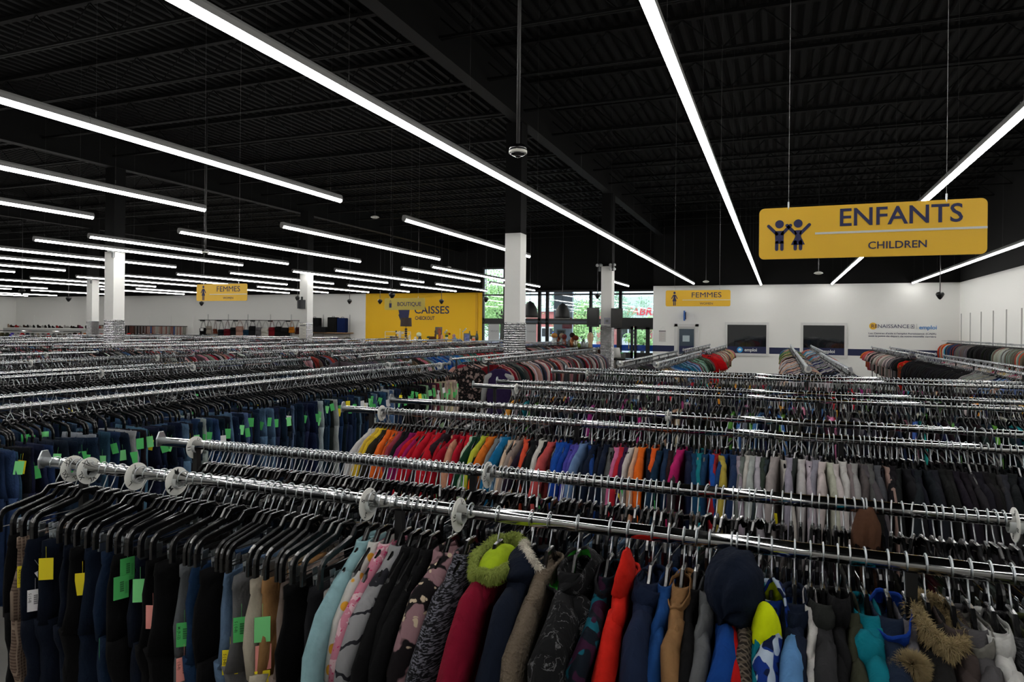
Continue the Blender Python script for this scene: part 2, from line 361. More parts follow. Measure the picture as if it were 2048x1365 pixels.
text('lettering', 'emploi', 0.63, 1.23, 0, -0.012, 0.15, mat('emploi_blue', (48, 132, 200), 0.6), s, bold=0.015, zbase=0.12)
text('lettering', "Les Centres d'aide à l'emploi Renaissance (CAER)", -1.15, 1.21, 0, -0.012, 0.062, NAVY, s, zbase=-0.09, bold=0.012)
text('lettering', "sont le point de départ de votre nouvelle carrière", -1.15, 1.21, 0, -0.012, 0.062, NAVY, s, zbase=-0.20, bold=0.012)
# poster hung on the wall
s = empty('wall_poster', (-4.88, 31.1, 1.9), 0, 'small printed evacuation notice hung on the wall left of the door', 'poster')
MB().box(-0.15, 0.15, -0.012, -0.002, -0.24, 0.25).build('sheet', mat('paper_white', (196, 194, 190), 0.8), s)
MB().box(-0.15, 0.15, -0.016, -0.012, 0.22, 0.25).build('hanging_bar', BLKM, s)
mb = MB()
for q in range(7): mb.box(-0.12, -0.12 + 0.1 + 0.12 * (q % 2), -0.0135, -0.012, 0.16 - q * 0.055, 0.166 - q * 0.055)
mb.build('print', mat('print_pink', (176, 150, 142), 0.8), s)
MB().tube([(-0.13, -0.008, 0.25), (0.03, -0.01, 0.42), (0.14, -0.008, 0.25)], 0.003, 4).build('string', WIRE, s)

# right wall and back wall shelf standards
def standard(x, y, z0, z1, rz, label, grp):
    s = empty('shelf_standard', (x, y, z0), rz, label, 'shelf standard', grp)
    mb = MB(); L = z1 - z0
    mb.box(-0.03, -0.018, -0.02, 0, 0, L).box(0.018, 0.03, -0.02, 0, 0, L).box(-0.03, 0.03, -0.006, 0, 0, L)
    mb.build('channel', mat('standard_white', (190, 190, 188), 0.5), s)
for y in (30.84, 29.5, 28.05, 26.6, 25.2, 23.77, 22.3):
    standard(6.5, y, 1.3, 2.93, -PI / 2, 'white slotted shelf standard on the right wall above the wall rail', 'standards on the right wall')
for x in (-35.0, -33.3, -31.7, -29.9, -28.3, -25.9, -24.0):
    standard(x, 34.9, 1.4, 2.9, 0, 'white slotted shelf standard on the back wall above the bags and luggage', 'standards on the back wall')

# yellow wall lettering
s = empty('wall_sign', (-19, 34.9, 3.0), 0, 'navy CAISSES CHECKOUT lettering with basket icon on the yellow wall', 'sign')
text('lettering', 'CAISSES', -0.60, 1.62, 0, -0.012, 0.42, NAVY, s, bold=0.012, zbase=-0.02)
text('lettering', 'CHECKOUT', -0.56, 0.70, 0, -0.012, 0.20, NAVY, s, bold=0.02, zbase=-0.38)
mb = MB(); poly_prism([(-1.68, 0.25), (-1.55, -0.32), (-1.0, -0.32), (-0.92, 0.25)], -0.014, -0.002, mb)
poly_prism([(-1.62, -0.05), (-1.66, -0.12), (-1.5, -0.48), (-1.42, -0.48), (-1.52, -0.32)], -0.014, -0.002, mb); mb.tube([(-1.6, -0.01, 0.25), (-1.3, -0.01, 0.62), (-1.0, -0.01, 0.25)], 0.03, 6)
mb.build('basket_icon', NAVY, s)

# ================================================================== STOREFRONT WINDOWS AND OUTSIDE
YW = 34.9
FB = mat('storefront_black', (16, 17, 19), 0.4)
FG = mat('storefront_steel', (64, 76, 88), 0.4)
GL = glass('window_glass', refl=1.3)
bays = [(-15.30, -14.0, 5.47), (-13.6, -12.0, 4.18), (-12.0, -11.56, 4.18), (-11.56, -9.18, 4.18), (-9.18, -7.62, 4.18), (-7.62, -5.3, 4.18)]
for i, (a, b, top) in enumerate(bays):
    w = tag(empty('window_%d' % (i + 3), ((a + b) / 2, YW, 0)), kind='structure'); h = (b - a) / 2
    mb = MB()
    for x in (-h, h - 0.06): mb.box(x, x + 0.10, -0.12, 0.02, 0, top)
    for z0, z1 in ((top - 0.05, top + 0.05), (3.96, 4.04), (2.62, 2.72), (2.42, 2.50), (0, 0.12)): mb.box(-h, h, -0.12, 0.02, z0, z1)
    mb.build('window_frame', FB, w)
    MB().box(-h + 0.02, h - 0.02, -0.06, -0.05, 2.5, 2.62).build('transom_panel', FG if i else FB, w)
    MB().box(-h, h, -0.045, -0.035, 0.1, top).build('glass_pane', GL, w)
    MB().box(-h, h, -0.056, -0.048, 1.10, 1.40).build('blue_film', mat('film_blue', (8, 92, 214), 0.5), w)
    if i in (0, 1, 2):
        MB().lathe([(0.001, 0), (0.13, 0), (0.13, 0.004), (0.001, 0.004)], n=18).xform(Matrix.Rotation(PI / 2, 4, 'X')).build('badge', NV, w, loc=(h - 0.25, -0.057, 1.25))
        if i < 2: text('lettering', 'boutique', -0.42, 0.2, 0, -0.06, 0.13, NAVY, w, zbase=1.20, flip=True)
    if i in (0, 1):
        MB().box(-0.30 if i == 0 else 0.05, 0.36 if i == 0 else 0.65, -0.062, -0.057, 1.45, 2.42).build('notice', mat('notice_white', (176, 178, 178), 0.7), w)
        text('lettering', 'OUVERT', -0.24 if i == 0 else 0.1, 0.30 if i == 0 else 0.6, 2.02, -0.066, 0.10, GREYP, w, flip=True)
# double entrance doors in the last bays
for i, (a, b) in enumerate(((-8.30, -6.9), (-6.85, -5.4))):
    d = tag(empty('door_%d' % (i + 2), ((a + b) / 2, YW - 0.2, 0)), kind='structure'); h = (b - a) / 2
    mb = MB(); mb.box(-h, -h + 0.13, -0.05, 0.03, 0, 2.35).box(h - 0.13, h, -0.05, 0.03, 0, 2.35).box(-h, h, -0.05, 0.03, 2.2, 2.4).box(-h, h, -0.05, 0.03, 0, 1.02).box(-0.14, 0.06, -0.05, 0.03, 1.0, 2.3)
    mb.build('door_frame', FB, d); MB().box(-h, h, -0.01, 0.0, 1.0, 2.25).build('glass_pane', GL, d)
    MB().tube([(h - 0.2, -0.1, 1.2), (h - 0.2, -0.1, 1.7)], 0.02, 6).build('handle', mat('handle_yellow', (200, 170, 40), 0.4) if i == 0 else WIRE, d)
struct('trim_door_head', MB().box(-8.4, -5.3, 34.55, 34.78, 2.35, 2.78), FB)
# vestibule wall seen through the glass
struct('wall_vestibule', MB().box(-11.55, -10.5, 36.0, 36.2, 0, 4.6), mat('vestibule_grey', (168, 176, 186), 0.8))
s = empty('notice_board', (-10.95, 36.0, 2.05), 0, 'framed dark notice board on the grey vestibule wall outside the glass', 'notice board')
MB().box(-0.42, 0.1, -0.05, 0, -0.75, 0.1).build('frame', GREYP, s); MB().box(-0.36, 0.04, -0.06, -0.05, -0.68, 0.04).build('panel', BLKM, s)
s = empty('red_notice', (-10.75, 36.0, 2.5), 0, 'dull red square notice high on the grey vestibule wall', 'sign'); MB().box(-0.3, 0.25, -0.03, 0, -0.3, 0.3).build('panel', mat('dull_red', (150, 52, 62), 0.6), s)
# outdoors
struct('ground_lawn', MB().box(-90, 60, 35.3, 140, -0.25, -0.15), mat('lot_asphalt', (176, 178, 186), 0.9, var=0.05))
tag(MB().box(-90, 60, 45, 49, -0.15, -0.1).build('grass_strip', mat('lawn', (92, 140, 62), 0.95, var=0.2)), 'green lawn strip across the parking lot outside the windows', 'grass', kind='stuff')
bd = empty('brick_building', (-22, 82, 0), 0, 'long red brick shop building with pale fascia across the parking lot', 'building')
BR = mat('red_brick', (176, 104, 98), 0.9, var=0.08)
MB().box(-8, 34, 0, 10, 0, 4.4).build('wall', BR, bd)
MB().box(-8, 4.0, -0.2, 0.1, 4.3, 4.75).build('parapet', mat('pale_parapet', (190, 200, 200), 0.8), bd)
MB().box(4.0, 30, -0.6, 0, 3.0, 6.1).build('fascia', mat('fascia_pale', (200, 212, 206), 0.8), bd)
for q, a in enumerate((-6, -1, 4, 8.0, 12.0)):
    f = MB().box(a, a + 2.2, -0.1, 0.05, 0.3, 2.4).build('window', FRM, bd); MB().box(a + 0.2, a + 1.0, -0.14, -0.1, 1.2, 2.2).box(a + 1.2, a + 2.0, -0.14, -0.1, 1.2, 2.2).build('pane', DGL, f)
t = text('lettering', 'FABRIC', 5.0, 9.4, 0, -0.7, 0.85, mat('letter_red', (206, 60, 70), 0.5), bd, bold=0.02, zbase=3.9, shear=0.2); t.location = (0, 0, 0)
def tree(x, y, h, r, n, seed, label, colr):
    rg = random.Random(seed); t = empty('tree', (x, y, -0.15), 0, label, 'tree', 'trees outside the windows')
    mb = MB(); mb.tube([(0, 0, 0), (0.1, 0.05, h * 0.4), (0.0, 0.1, h * 0.75)], [0.16, 0.12, 0.05], 8)
    for q in range(8):
        a = rg.uniform(0, 6.28); mb.tube([(0.05, 0, h * (0.3 + 0.05 * q)), (r * 0.7 * math.cos(a), r * 0.7 * math.sin(a), h * (0.5 + 0.05 * q))], [0.05, 0.015], 5)
    mb.build('trunk', DWOOD, t)
    vs = []; fs = []
    cl = [(rg.gauss(0, r * 0.45), rg.gauss(0, r * 0.45), h * 0.62 + rg.gauss(0, h * 0.17)) for _ in range(26)]
    for q in range(n):
        c = cl[rg.randrange(26)]; p = [c[0] + rg.gauss(0, r * 0.17), c[1] + rg.gauss(0, r * 0.17), c[2] + rg.gauss(0, r * 0.14)]
        a = Vector((rg.gauss(0, 1), rg.gauss(0, 1), rg.gauss(0, 1))).normalized() * 0.09; b = a.orthogonal().normalized() * 0.05
        o = len(vs); P = Vector(p); vs += [P - a, P + b, P + a, P - b]; fs.append((o, o + 1, o + 2, o + 3))
    mb = MB(); mb.add(vs, fs); mb.build('foliage', mat('leaf_%d' % seed, colr, 0.7), t)
tree(-19.6, 48, 6.4, 2.3, 4200, 1, 'light green tree outside the tall left storefront bay', (168, 204, 136))
tree(-22.5, 56, 5.0, 2.4, 5000, 2, 'bushy green tree farther behind the tall left window bay', (150, 190, 124))
tree(-13.8, 50, 4.6, 1.7, 2600, 3, 'green tree outside the middle storefront bays behind the dome lamps', (172, 208, 140))
tree(-8.6, 46, 3.2, 1.0, 1600, 4, 'low green tree outside the entrance doors in front of the brick building', (178, 212, 146))
tree(-18.5, 62, 6.4, 1.9, 2600, 5, 'dark green tree outside right of the large white column', (128, 170, 128))
tree(-16.5, 70, 7.4, 2.4, 4000, 6, 'tall dark green tree beyond the parking lot behind the brick wall corner', (140, 180, 140))
s = empty('donation_bin', (-17.0, 55, 0), 0, 'bright blue donation bin standing in the parking lot', 'bin')
MB().box(-0.6, 0.6, -0.5, 0.5, -0.1, 1.9).build('body', mat('bin_blue', (36, 104, 186), 0.5), s); MB().box(-0.5, 0.1, -0.53, -0.5, 1.2, 1.6).build('label_plate', WHITEP, s)

# ================================================================== COLUMNS
def column(x, y, label, w=0.34):
    c = empty('column', (x, y, 0), 0, label, 'column', 'white boxed columns')
    h = w / 2
    MB().box(-h, h, -h, h, 0, ZW).build('white_casing', WHITEP, c)
    e = 0.006; MB().box(-h - e, h + e, -h - e, h + e, 0.02, 2.31).build('diamond_plate_cladding', PLATE, c)
    MB().box(-h, h, -h, h, ZW, 6.42).build('black_upper_shaft', BLACKCEIL, c)
    return c
column(-5.12, 13.33, 'nearest boxed column, white above diamond plate, right of the yellow wall')
c2 = column(-5.02, 21.13, 'white column with diamond plate carrying the black screens near the entrance')
column(-16.87, 13.52, 'left large white column with diamond plate rising behind the jeans racks')
c4 = column(-16.45, 21.12, 'white column with black round speaker and notices between bags and luggage')
column(-28.6, 21.85, 'far left white column with pale blue diamond plate cladding')
def emerg(x, y, z, n, label):
    s = empty('emergency_light', (x, y, z), 0, label, 'emergency light')
    MB().box(-0.03, 0.03, -0.03, 0.03, -0.12, 0.12).build('bracket', GREYP, s)
    for q in range(n):
        MB().lathe([(0.01, 0), (0.045, 0.01), (0.05, 0.05), (0.02, 0.10)], n=12).xform(Matrix.Rotation(PI / 2, 4, 'X')).build('lamp_head', mat('lens_white', (210, 212, 210), 0.3), s, loc=(0.06 if q % 2 else -0.06, -0.03, 0.06 - 0.13 * (q // 2)), smooth=True)
emerg(-5.25, 21.0, 4.12, 2, 'twin white emergency lamp heads on the left top of the screens column')
emerg(-4.82, 20.95, 4.12, 4, 'cluster of white emergency lamp heads on the right top of the screens column')
emerg(-16.66, 13.3, 4.1, 2, 'white emergency lamp heads at the top of the left large column')
emerg(-28.46, 21.65, 4.1, 2, 'white emergency lamp heads at the top of the far left column')
def monitor(x, y, z, rz, w, h, label):
    s = empty('wall_monitor', (x, y, z), rz, label, 'monitor')
    MB().box(-w / 2, w / 2, -0.03, 0.03, -h / 2, h / 2).build('housing', BLKM, s); MB().box(-w / 2 + 0.02, w / 2 - 0.02, -0.034, -0.03, -h / 2 + 0.05, h / 2 - 0.02).build('screen', BLKP, s)
    MB().box(-0.08, 0.08, 0.03, 0.09, -0.08, 0.08).build('mount', BLKM, s)
monitor(-5.38, 20.75, 2.56, math.radians(-18), 0.42, 0.60, 'black monitor mounted on the left side of the entrance column')
monitor(-4.66, 20.85, 2.54, math.radians(14), 0.36, 0.60, 'black monitor mounted on the right side of the entrance column')
s = empty('column_notice', (-4.98, 20.95, 2.45), 0, 'small framed notice on the entrance column between the two monitors', 'sign')
MB().box(-0.1, 0.1, -0.02, 0, -0.1, 0.1).build('frame', mat('frame_lilac', (170, 170, 182), 0.4), s); MB().box(-0.05, 0.04, -0.024, -0.02, -0.04, 0.04).build('print', GREYP, s)
s = empty('column_speaker', (-16.5, 20.9, 3.0), 0, 'dark grey round-fronted speaker on the column beside the bags', 'speaker')
MB().lathe([(0.001, -0.16), (0.15, -0.16), (0.155, 0.16), (0.001, 0.16)], n=20).build('body', mat('speaker_grey', (44, 45, 48), 0.7), s, smooth=False); MB().box(-0.03, 0.03, 0.0, 0.05, 0.1, 0.28).build('bracket', BLKM, s)
s = empty('column_poster', (-16.45, 20.95, 2.02), 0, 'pale printed poster taped on the column beside the bags', 'poster')
MB().box(-0.16, 0.15, -0.02, -0.01, -0.28, 0.26).build('sheet', mat('paper_cream', (206, 203, 194), 0.8), s)
mb = MB(); mb.box(-0.13, 0.12, -0.023, -0.02, 0.17, 0.22)
for q in range(6): mb.box(-0.12, 0.0 + 0.1 * (q % 2), -0.022, -0.02, 0.08 - q * 0.055, 0.09 - q * 0.055)
mb.build('print', GREYP, s)

# ================================================================== LINEAR LIGHTS
HOUS = mat('light_housing', (150, 150, 148), 0.4)
DIFF = mat('light_diffuser', (1.0, 0.985, 0.955), 0.5, emit=LAMP_POWER)
def linear_light(x, y0, y1, label, grp='linear pendant lights', near=False):
    L = y1 - y0; o = empty('linear_light', (x, y0, ZW), 0, label, 'pendant light', grp)
    w = 0.041
    mb = MB(); prof = [(-w, 0.0), (-w, 0.045), (-w * 0.7, 0.07), (w * 0.7, 0.07), (w, 0.045), (w, 0.0)]
    mb.loft([[(a, 0, b) for a, b in prof], [(a, L, b) for a, b in prof]]); mb.build('housing', HOUS, o)
    prof = [(w * 0.96 * math.cos(a), 0.0 - 0.045 * math.sin(a)) for a in np.linspace(0, PI, 7)]
    mb = MB(); n = len(prof); mb.loft([[(a, 0.01, b) for a, b in prof], [(a, L - 0.01, b) for a, b in prof]]); mb.build('diffuser', DIFF, o, smooth=False)
    for yy in (0, L):
        mb = MB(); p2 = [(w * 1.02 * math.cos(a), (0.07 if math.sin(a) > 0 else 0.05) * math.sin(a)) for a in np.linspace(0, 2 * PI, 14, endpoint=False)]
        mb.loft([[(a, yy - 0.008, b) for a, b in p2], [(a, yy + 0.008, b) for a, b in p2]]); mb.build('end_cap', HOUS, o)
    ys = list(np.arange(0.25, L, 2.4)) + [L - 0.25]
    for q_, yy in enumerate(ys):
        p = proj(x, y0 + yy, 4.5)
        if (p is None or p[2] > 26) and q_ not in (0, len(ys) - 1): continue
        mb = MB(); mb.tube([(0, yy, 0.07), (0, yy, 3.195)], 0.0011, 4); mb.tube([(0, yy, 0.10), (0, yy, 0.15)], 0.005, 6); mb.build('suspension_cable', CABLE, o)
    mb = MB()
    for yy in np.arange(2.44, L, 2.44): mb.box(-w * 1.01, w * 1.01, yy - 0.004, yy + 0.004, 0.0, 0.071)
    if L > 2.5: mb.build('joint_band', GREYP, o)
linear_light(-3.37, -5, 29.6, 'long linear light sweeping from the top left to the front wall over the centre column')
linear_light(-0.75, -5, 30.8, 'long linear light running from top centre to the front wall left of the ENFANTS sign')
linear_light(1.98, -5, 30.9, 'long linear light passing behind the ENFANTS sign to the front wall')
linear_light(4.87, -5, 30.95, 'long linear light at far right running along the right wall')
names = {-6.33: 'first', -9.05: 'second', -11.7: 'third', -14.35: 'fourth', -16.15: 'fifth', -19.0: 'sixth', -21.6: 'seventh', -24.35: 'eighth', -27.1: 'ninth', -29.9: 'tenth', -32.6: 'eleventh', -35.3: 'twelfth', -38.0: 'thirteenth', -41.0: 'fourteenth', -44.0: 'fifteenth', -47.0: 'sixteenth', -50.0: 'seventeenth'}
for x, nm in names.items():
    for (a, b, w) in ((-5, 8.92, 'near'), (10.85, 17.5, 'middle'), (19.95, 26.3, 'far'), (27.4, 33.2, 'farthest')):
        if x == -14.35 and w == 'near': pass
        if x == -6.33 and w in ('far',): continue
        if x < -21.7 and w == 'near': continue
        if w == 'far' and x in (-35.3,): continue
        if w == 'farthest' and x in (-29.9, -38.0, -44.0): continue
        if x == -6.33 and w == 'farthest': a, b = 27.4, 30.6
        if x == -9.05 and w == 'far': a, b = 19.6, 26.4
        if x == -9.05 and w == 'farthest': x2 = -10.4; linear_light(x2, 19.6, 30.2, 'linear light ending beside the storefront windows, over the yellow wall side'); continue
        if x == -9.05 and w == 'far': continue
        linear_light(x, a, b, 'white linear pendant light, %s segment of the %s row left of the centre column line' % (w, nm))

# ================================================================== CEILING DEVICES
def dome(x, y, z, label):
    s = empty('dome_camera', (x, y, z), 0, label, 'dome camera', 'dome cameras on poles')
    MB().tube([(0, 0, 0.05), (0, 0, 7.348 - z)], 0.017, 10).build('pole', mat('pole_grey', (46, 46, 46), 0.5), s, smooth=True)
    MB().lathe([(0.02, 0.075), (0.065, 0.07), (0.078, 0.05), (0.08, 0.02), (0.001, 0.02)], n=28).build('housing', BLKP, s, smooth=True)
    MB().lathe([(0.079, 0.022), (0.083, 0.018), (0.083, -0.004), (0.078, -0.006)], n=28).build('trim_ring', mat('ring_white', (196, 194, 186), 0.4), s, smooth=True)
    MB().lathe([(0.078, -0.004), (0.06, -0.02), (0.03, -0.026), (0.001, -0.026)], n=28).build('lens_dome', BLKP, s, smooth=True)
    MB().lathe([(0.03, -0.024), (0.026, -0.036), (0.015, -0.042), (0.001, -0.044)], n=20).build('lens', BLKP, s, smooth=True)
def ray_at_h(px, py, h):
    x = (px - 1024) / FPX; y = (py - H0) / FPX
    cx = x * math.cos(ROLL) + y * math.sin(ROLL); cy = -x * math.sin(ROLL) + y * math.cos(ROLL)
    r = (cx * math.cos(YAW) - math.sin(YAW), cx * math.sin(YAW) + math.cos(YAW), -cy); t = (h - CH) / r[2]
    return (r[0] * t, r[1] * t, h)
x, y, z = ray_at_h(1036, 306, 3.80); dome(x, y, z, 'large dome camera on a grey pole hanging at upper centre')
x, y, z = ray_at_h(411, 506, 3.80); dome(x, y, z, 'smaller dome camera on a pole above the left FEMMES sign')
pods = [(1880, 592, 3.3, 'black hanging sensor pod near the right wall corner'), (1195, 593, 3.55, 'black hanging sensor pod in front of the storefront glass beside the screens column'), (784, 592, 3.3, 'larger black hanging pod just above the BOUTIQUE sign'),
        (883, 604, 3.4, 'black hanging sensor pod right of the BOUTIQUE sign'), (760, 604, 3.4, 'black hanging sensor pod left of the BOUTIQUE sign'), (972, 600, 3.4, 'black hanging sensor pod before the tall left window bay'),
        (699, 604, 3.4, 'black hanging sensor pod over the luggage shelf'), (595, 598, 3.5, 'black hanging sensor pod left of the speaker column'), (403, 608, 3.3, 'black pod hanging just below the left FEMMES sign'),
        (137, 599, 3.3, 'black hanging pod left of the far left column'), (44, 584, 3.5, 'dark hanging pod high at far left between the lights')]
for px, py, h, lb in pods:
    x, y, z = ray_at_h(px, py, h); y0 = y
    s = empty('hanging_sensor', (x, y, z), 0, lb, 'sensor', 'black pods hanging from the ceiling')
    MB().tube([(0, 0, 0.1), (0, 0, 7.348 - z)], 0.014, 6).build('rod', BLKM, s)
    MB().lathe([(0.03, 0.12), (0.09, 0.10), (0.12, 0.05), (0.10, 0.0), (0.05, -0.08), (0.02, -0.11)], n=14).build('pod', BLKM, s, smooth=True)
for px, py, h, lb in ((1637, 547, 3.75, 'round grey detector on a stem below the ENFANTS sign'), (1412, 564, 4.0, 'white round detector dish above the right FEMMES sign'), (897, 535, 4.7, 'white round detector dish over the lights before the window'), (750, 435, 5.2, 'small white ceiling dish over the upper left lights')):
    x, y, z = ray_at_h(px, py, h)
    s = empty('detector', (x, y, z), 0, lb, 'detector', 'round ceiling detectors')
    MB().tube([(0, 0, 0.0), (0, 0, 7.348 - z)], 0.01, 6).build('stem', BLKM, s)
    MB().lathe([(0.03, 0.05), (0.09, 0.03), (0.12, 0.0), (0.06, -0.03), (0.001, -0.04)], n=18).build('dish', mat('dish_white', (190, 188, 180), 0.5), s, smooth=True)
for px, py, lb in ((1060, 618, 'black dome pendant lamp half hidden behind the large white column'), (1125, 621, 'black dome pendant lamp over the glassware counter')):
    x, y, z = ray_at_h(px, py, 2.95)
    s = empty('dome_lamp', (x, y, z), 0, lb, 'pendant lamp', 'black dome lamps by the windows')
    q = 1.0
    MB().lathe([(0.30, -0.33), (0.31, -0.25), (0.27, 0.0), (0.16, 0.2), (0.05, 0.28), (0.02, 0.30)], n=28).build('lamp_shade', mat('shade_black', (26, 26, 27), 0.55), s, smooth=True)
    MB().lathe([(0.315, -0.345), (0.315, -0.33), (0.001, -0.33)], n=28).build('rim', mat('rim_white', (180, 176, 168), 0.5), s)
    MB().tube([(0, 0, 0.28), (0, 0, 7.348 - z)], 0.008, 5).lathe([(0.13, 7.30 - z), (0.13, 7.35 - z), (0.01, 7.35 - z)], n=14).build('cord', BLKM, s)

# ================================================================== HANGING SIGNS
def ellipse_pts(cx, cz, rx, rz, n=20): return [(cx + rx * math.cos(2 * PI * k / n), cz + rz * math.sin(2 * PI * k / n)) for k in range(n)]
def limb(mb, a, b, r, y0, y1):
    d = Vector((b[0] - a[0], b[1] - a[1])); d.normalize(); nx, nz = -d.y, d.x; an = math.atan2(nz, nx); p = []
    for k in range(7): t = an + PI * k / 6; p.append((a[0] + r * math.cos(t), a[1] + r * math.sin(t)))
    for k in range(7): t = an + PI + PI * k / 6; p.append((b[0] + r * math.cos(t), b[1] + r * math.sin(t)))
    poly_prism(p, y0, y1, mb)
def sign_panel(x0, x1, y, z0, z1, label, m=SIGNY, top=7.348):
    s = empty('hanging_sign', ((x0 + x1) / 2, y, (z0 + z1) / 2), 0, label, 'sign')
    w = (x1 - x0) / 2; h = (z1 - z0) / 2
    poly_prism(rrect(-w, w, -h, h, h * 0.2), 0, 0.008, MB()).build('panel', m, s)
    for cx in (-w * 0.72, w * 0.67):
        MB().tube([(cx, 0.004, h + 0.02), (cx, 0.004, top - (z0 + z1) / 2)], 0.0014, 5).build('cable', mat('sign_cable', (130, 130, 128), 0.5), s)
        MB().tube([(cx, 0.004, h - 0.012), (cx, 0.004, h + 0.035)], 0.005, 6).build('clip', WIRE, s)
    return s, w, h
LINEW = mat('sign_line', (205, 205, 200), 0.5)
s, w, h = sign_panel(-0.125, 1.085, 4.575, 2.645, 2.962, 'large yellow ENFANTS CHILDREN sign with two child figures, hanging at upper right')
text('lettering', 'ENFANTS', -w + w * 2 * 0.378, -w + w * 2 * 0.902, 0, -0.002, h * 2 * 0.33, NAVY, s, bold=0.012, zbase=h * 0.20)
text('lettering', 'CHILDREN', -w + w * 2 * 0.505, -w + w * 2 * 0.755, 0, -0.002, h * 2 * 0.135, NAVY, s, bold=0.01, zbase=-h * 0.70)
MB().box(-w + w * 2 * 0.265, w, -0.003, 0.0, -h * 0.09, h * -0.01).build('divider_line', LINEW, s)
def kid(mb, cx, dress, sgn):
    y0, y1 = -0.003, 0.0; k = h
    poly_prism(ellipse_pts(cx, 0.36 * k, 0.16 * k, 0.16 * k), y0, y1, mb)
    limb(mb, (cx - 0.10 * k, -0.02 * k), (cx - 0.40 * k, 0.30 * k), 0.06 * k, y0, y1); limb(mb, (cx + 0.10 * k, -0.02 * k), (cx + 0.40 * k, 0.30 * k), 0.06 * k, y0, y1)
    if dress: poly_prism([(cx - 0.14 * k, 0.10 * k), (cx - 0.10 * k, -0.15 * k), (cx - 0.25 * k, -0.46 * k), (cx + 0.25 * k, -0.46 * k), (cx + 0.10 * k, -0.15 * k), (cx + 0.14 * k, 0.10 * k)], y0, y1, mb)
    else: poly_prism([(cx - 0.16 * k, 0.10 * k), (cx - 0.15 * k, -0.40 * k), (cx + 0.15 * k, -0.40 * k), (cx + 0.16 * k, 0.10 * k)], y0, y1, mb)
    for d in (-0.095, 0.095): limb(mb, (cx + d * k, -0.35 * k), (cx + d * k, -0.62 * k), 0.062 * k, y0, y1)
mb = MB(); kid(mb, -w + w * 2 * 0.098, False, 1); kid(mb, -w + w * 2 * 0.186, True, 1); mb.build('children_icon', NAVY, s)
def femmes(x0, x1, y, z0, z1, label):
    s, w, h = sign_panel(x0, x1, y, z0, z1, label)
    text('lettering', 'FEMMES', -w + w * 2 * 0.41, -w + w * 2 * 0.865, 0, -0.002, h * 2 * 0.32, NAVY, s, bold=0.0, zbase=h * 0.10)
    text('lettering', 'WOMEN', -w + w * 2 * 0.535, -w + w * 2 * 0.735, 0, -0.002, h * 2 * 0.13, NAVY, s, zbase=-h * 0.78)
    MB().box(-w + w * 2 * 0.265, w, -0.003, 0, -h * 0.26, -h * 0.18).build('divider_line', LINEW, s)
    mb = MB(); cx = -w + w * 2 * 0.14; k = h; y0, y1 = -0.003, 0
    poly_prism(ellipse_pts(cx, 0.68 * k, 0.14 * k, 0.15 * k), y0, y1, mb)
    poly_prism([(cx - 0.12 * k, 0.46 * k), (cx - 0.12 * k, 0.05 * k), (cx - 0.26 * k, -0.36 * k), (cx + 0.26 * k, -0.36 * k), (cx + 0.12 * k, 0.05 * k), (cx + 0.12 * k, 0.46 * k)], y0, y1, mb)
    limb(mb, (cx - 0.12 * k, 0.40 * k), (cx - 0.34 * k, -0.02 * k), 0.05 * k, y0, y1); limb(mb, (cx + 0.12 * k, 0.40 * k), (cx + 0.34 * k, -0.02 * k), 0.05 * k, y0, y1)
    for d in (-0.09, 0.09): limb(mb, (cx + d * k, -0.3 * k), (cx + d * k, -0.86 * k), 0.055 * k, y0, y1)
    mb.build('woman_icon', NAVY, s)
femmes(-1.97, -0.825, 12.9, 2.63, 2.925, 'yellow FEMMES WOMEN sign hanging before the white front wall, above the door')
femmes(-9.29, -8.2, 9.0, 2.605, 2.89, 'yellow FEMMES WOMEN sign hanging at left, above the handbag rail')
BOUT = mat('boutique_panel', (180, 160, 62), 0.4)
s, w, h = sign_panel(-8.98, -7.87, 14.5, 2.61, 2.895, 'olive yellow BOUTIQUE sign with a handbag icon before the yellow wall', BOUT)
text('lettering', 'BOUTIQUE', -w + w * 2 * 0.325, -w + w * 2 * 0.91, 0, -0.002, h * 2 * 0.33, NAVY, s, bold=0.01, zbase=-h * 0.33)
mb = MB(); cx = -w + w * 2 * 0.15; poly_prism([(cx - 0.28 * h * 0.9, 0.12 * h), (cx - 0.22 * h, -0.62 * h), (cx + 0.22 * h, -0.62 * h), (cx + 0.28 * h * 0.9, 0.12 * h)], -0.003, 0, mb)
mb.tube([(cx + 0.13 * h * math.cos(a), -0.002, 0.12 * h + 0.5 * h * math.sin(a)) for a in np.linspace(0, PI, 9)], 0.004, 5); mb.build('handbag_icon', NAVY, s)

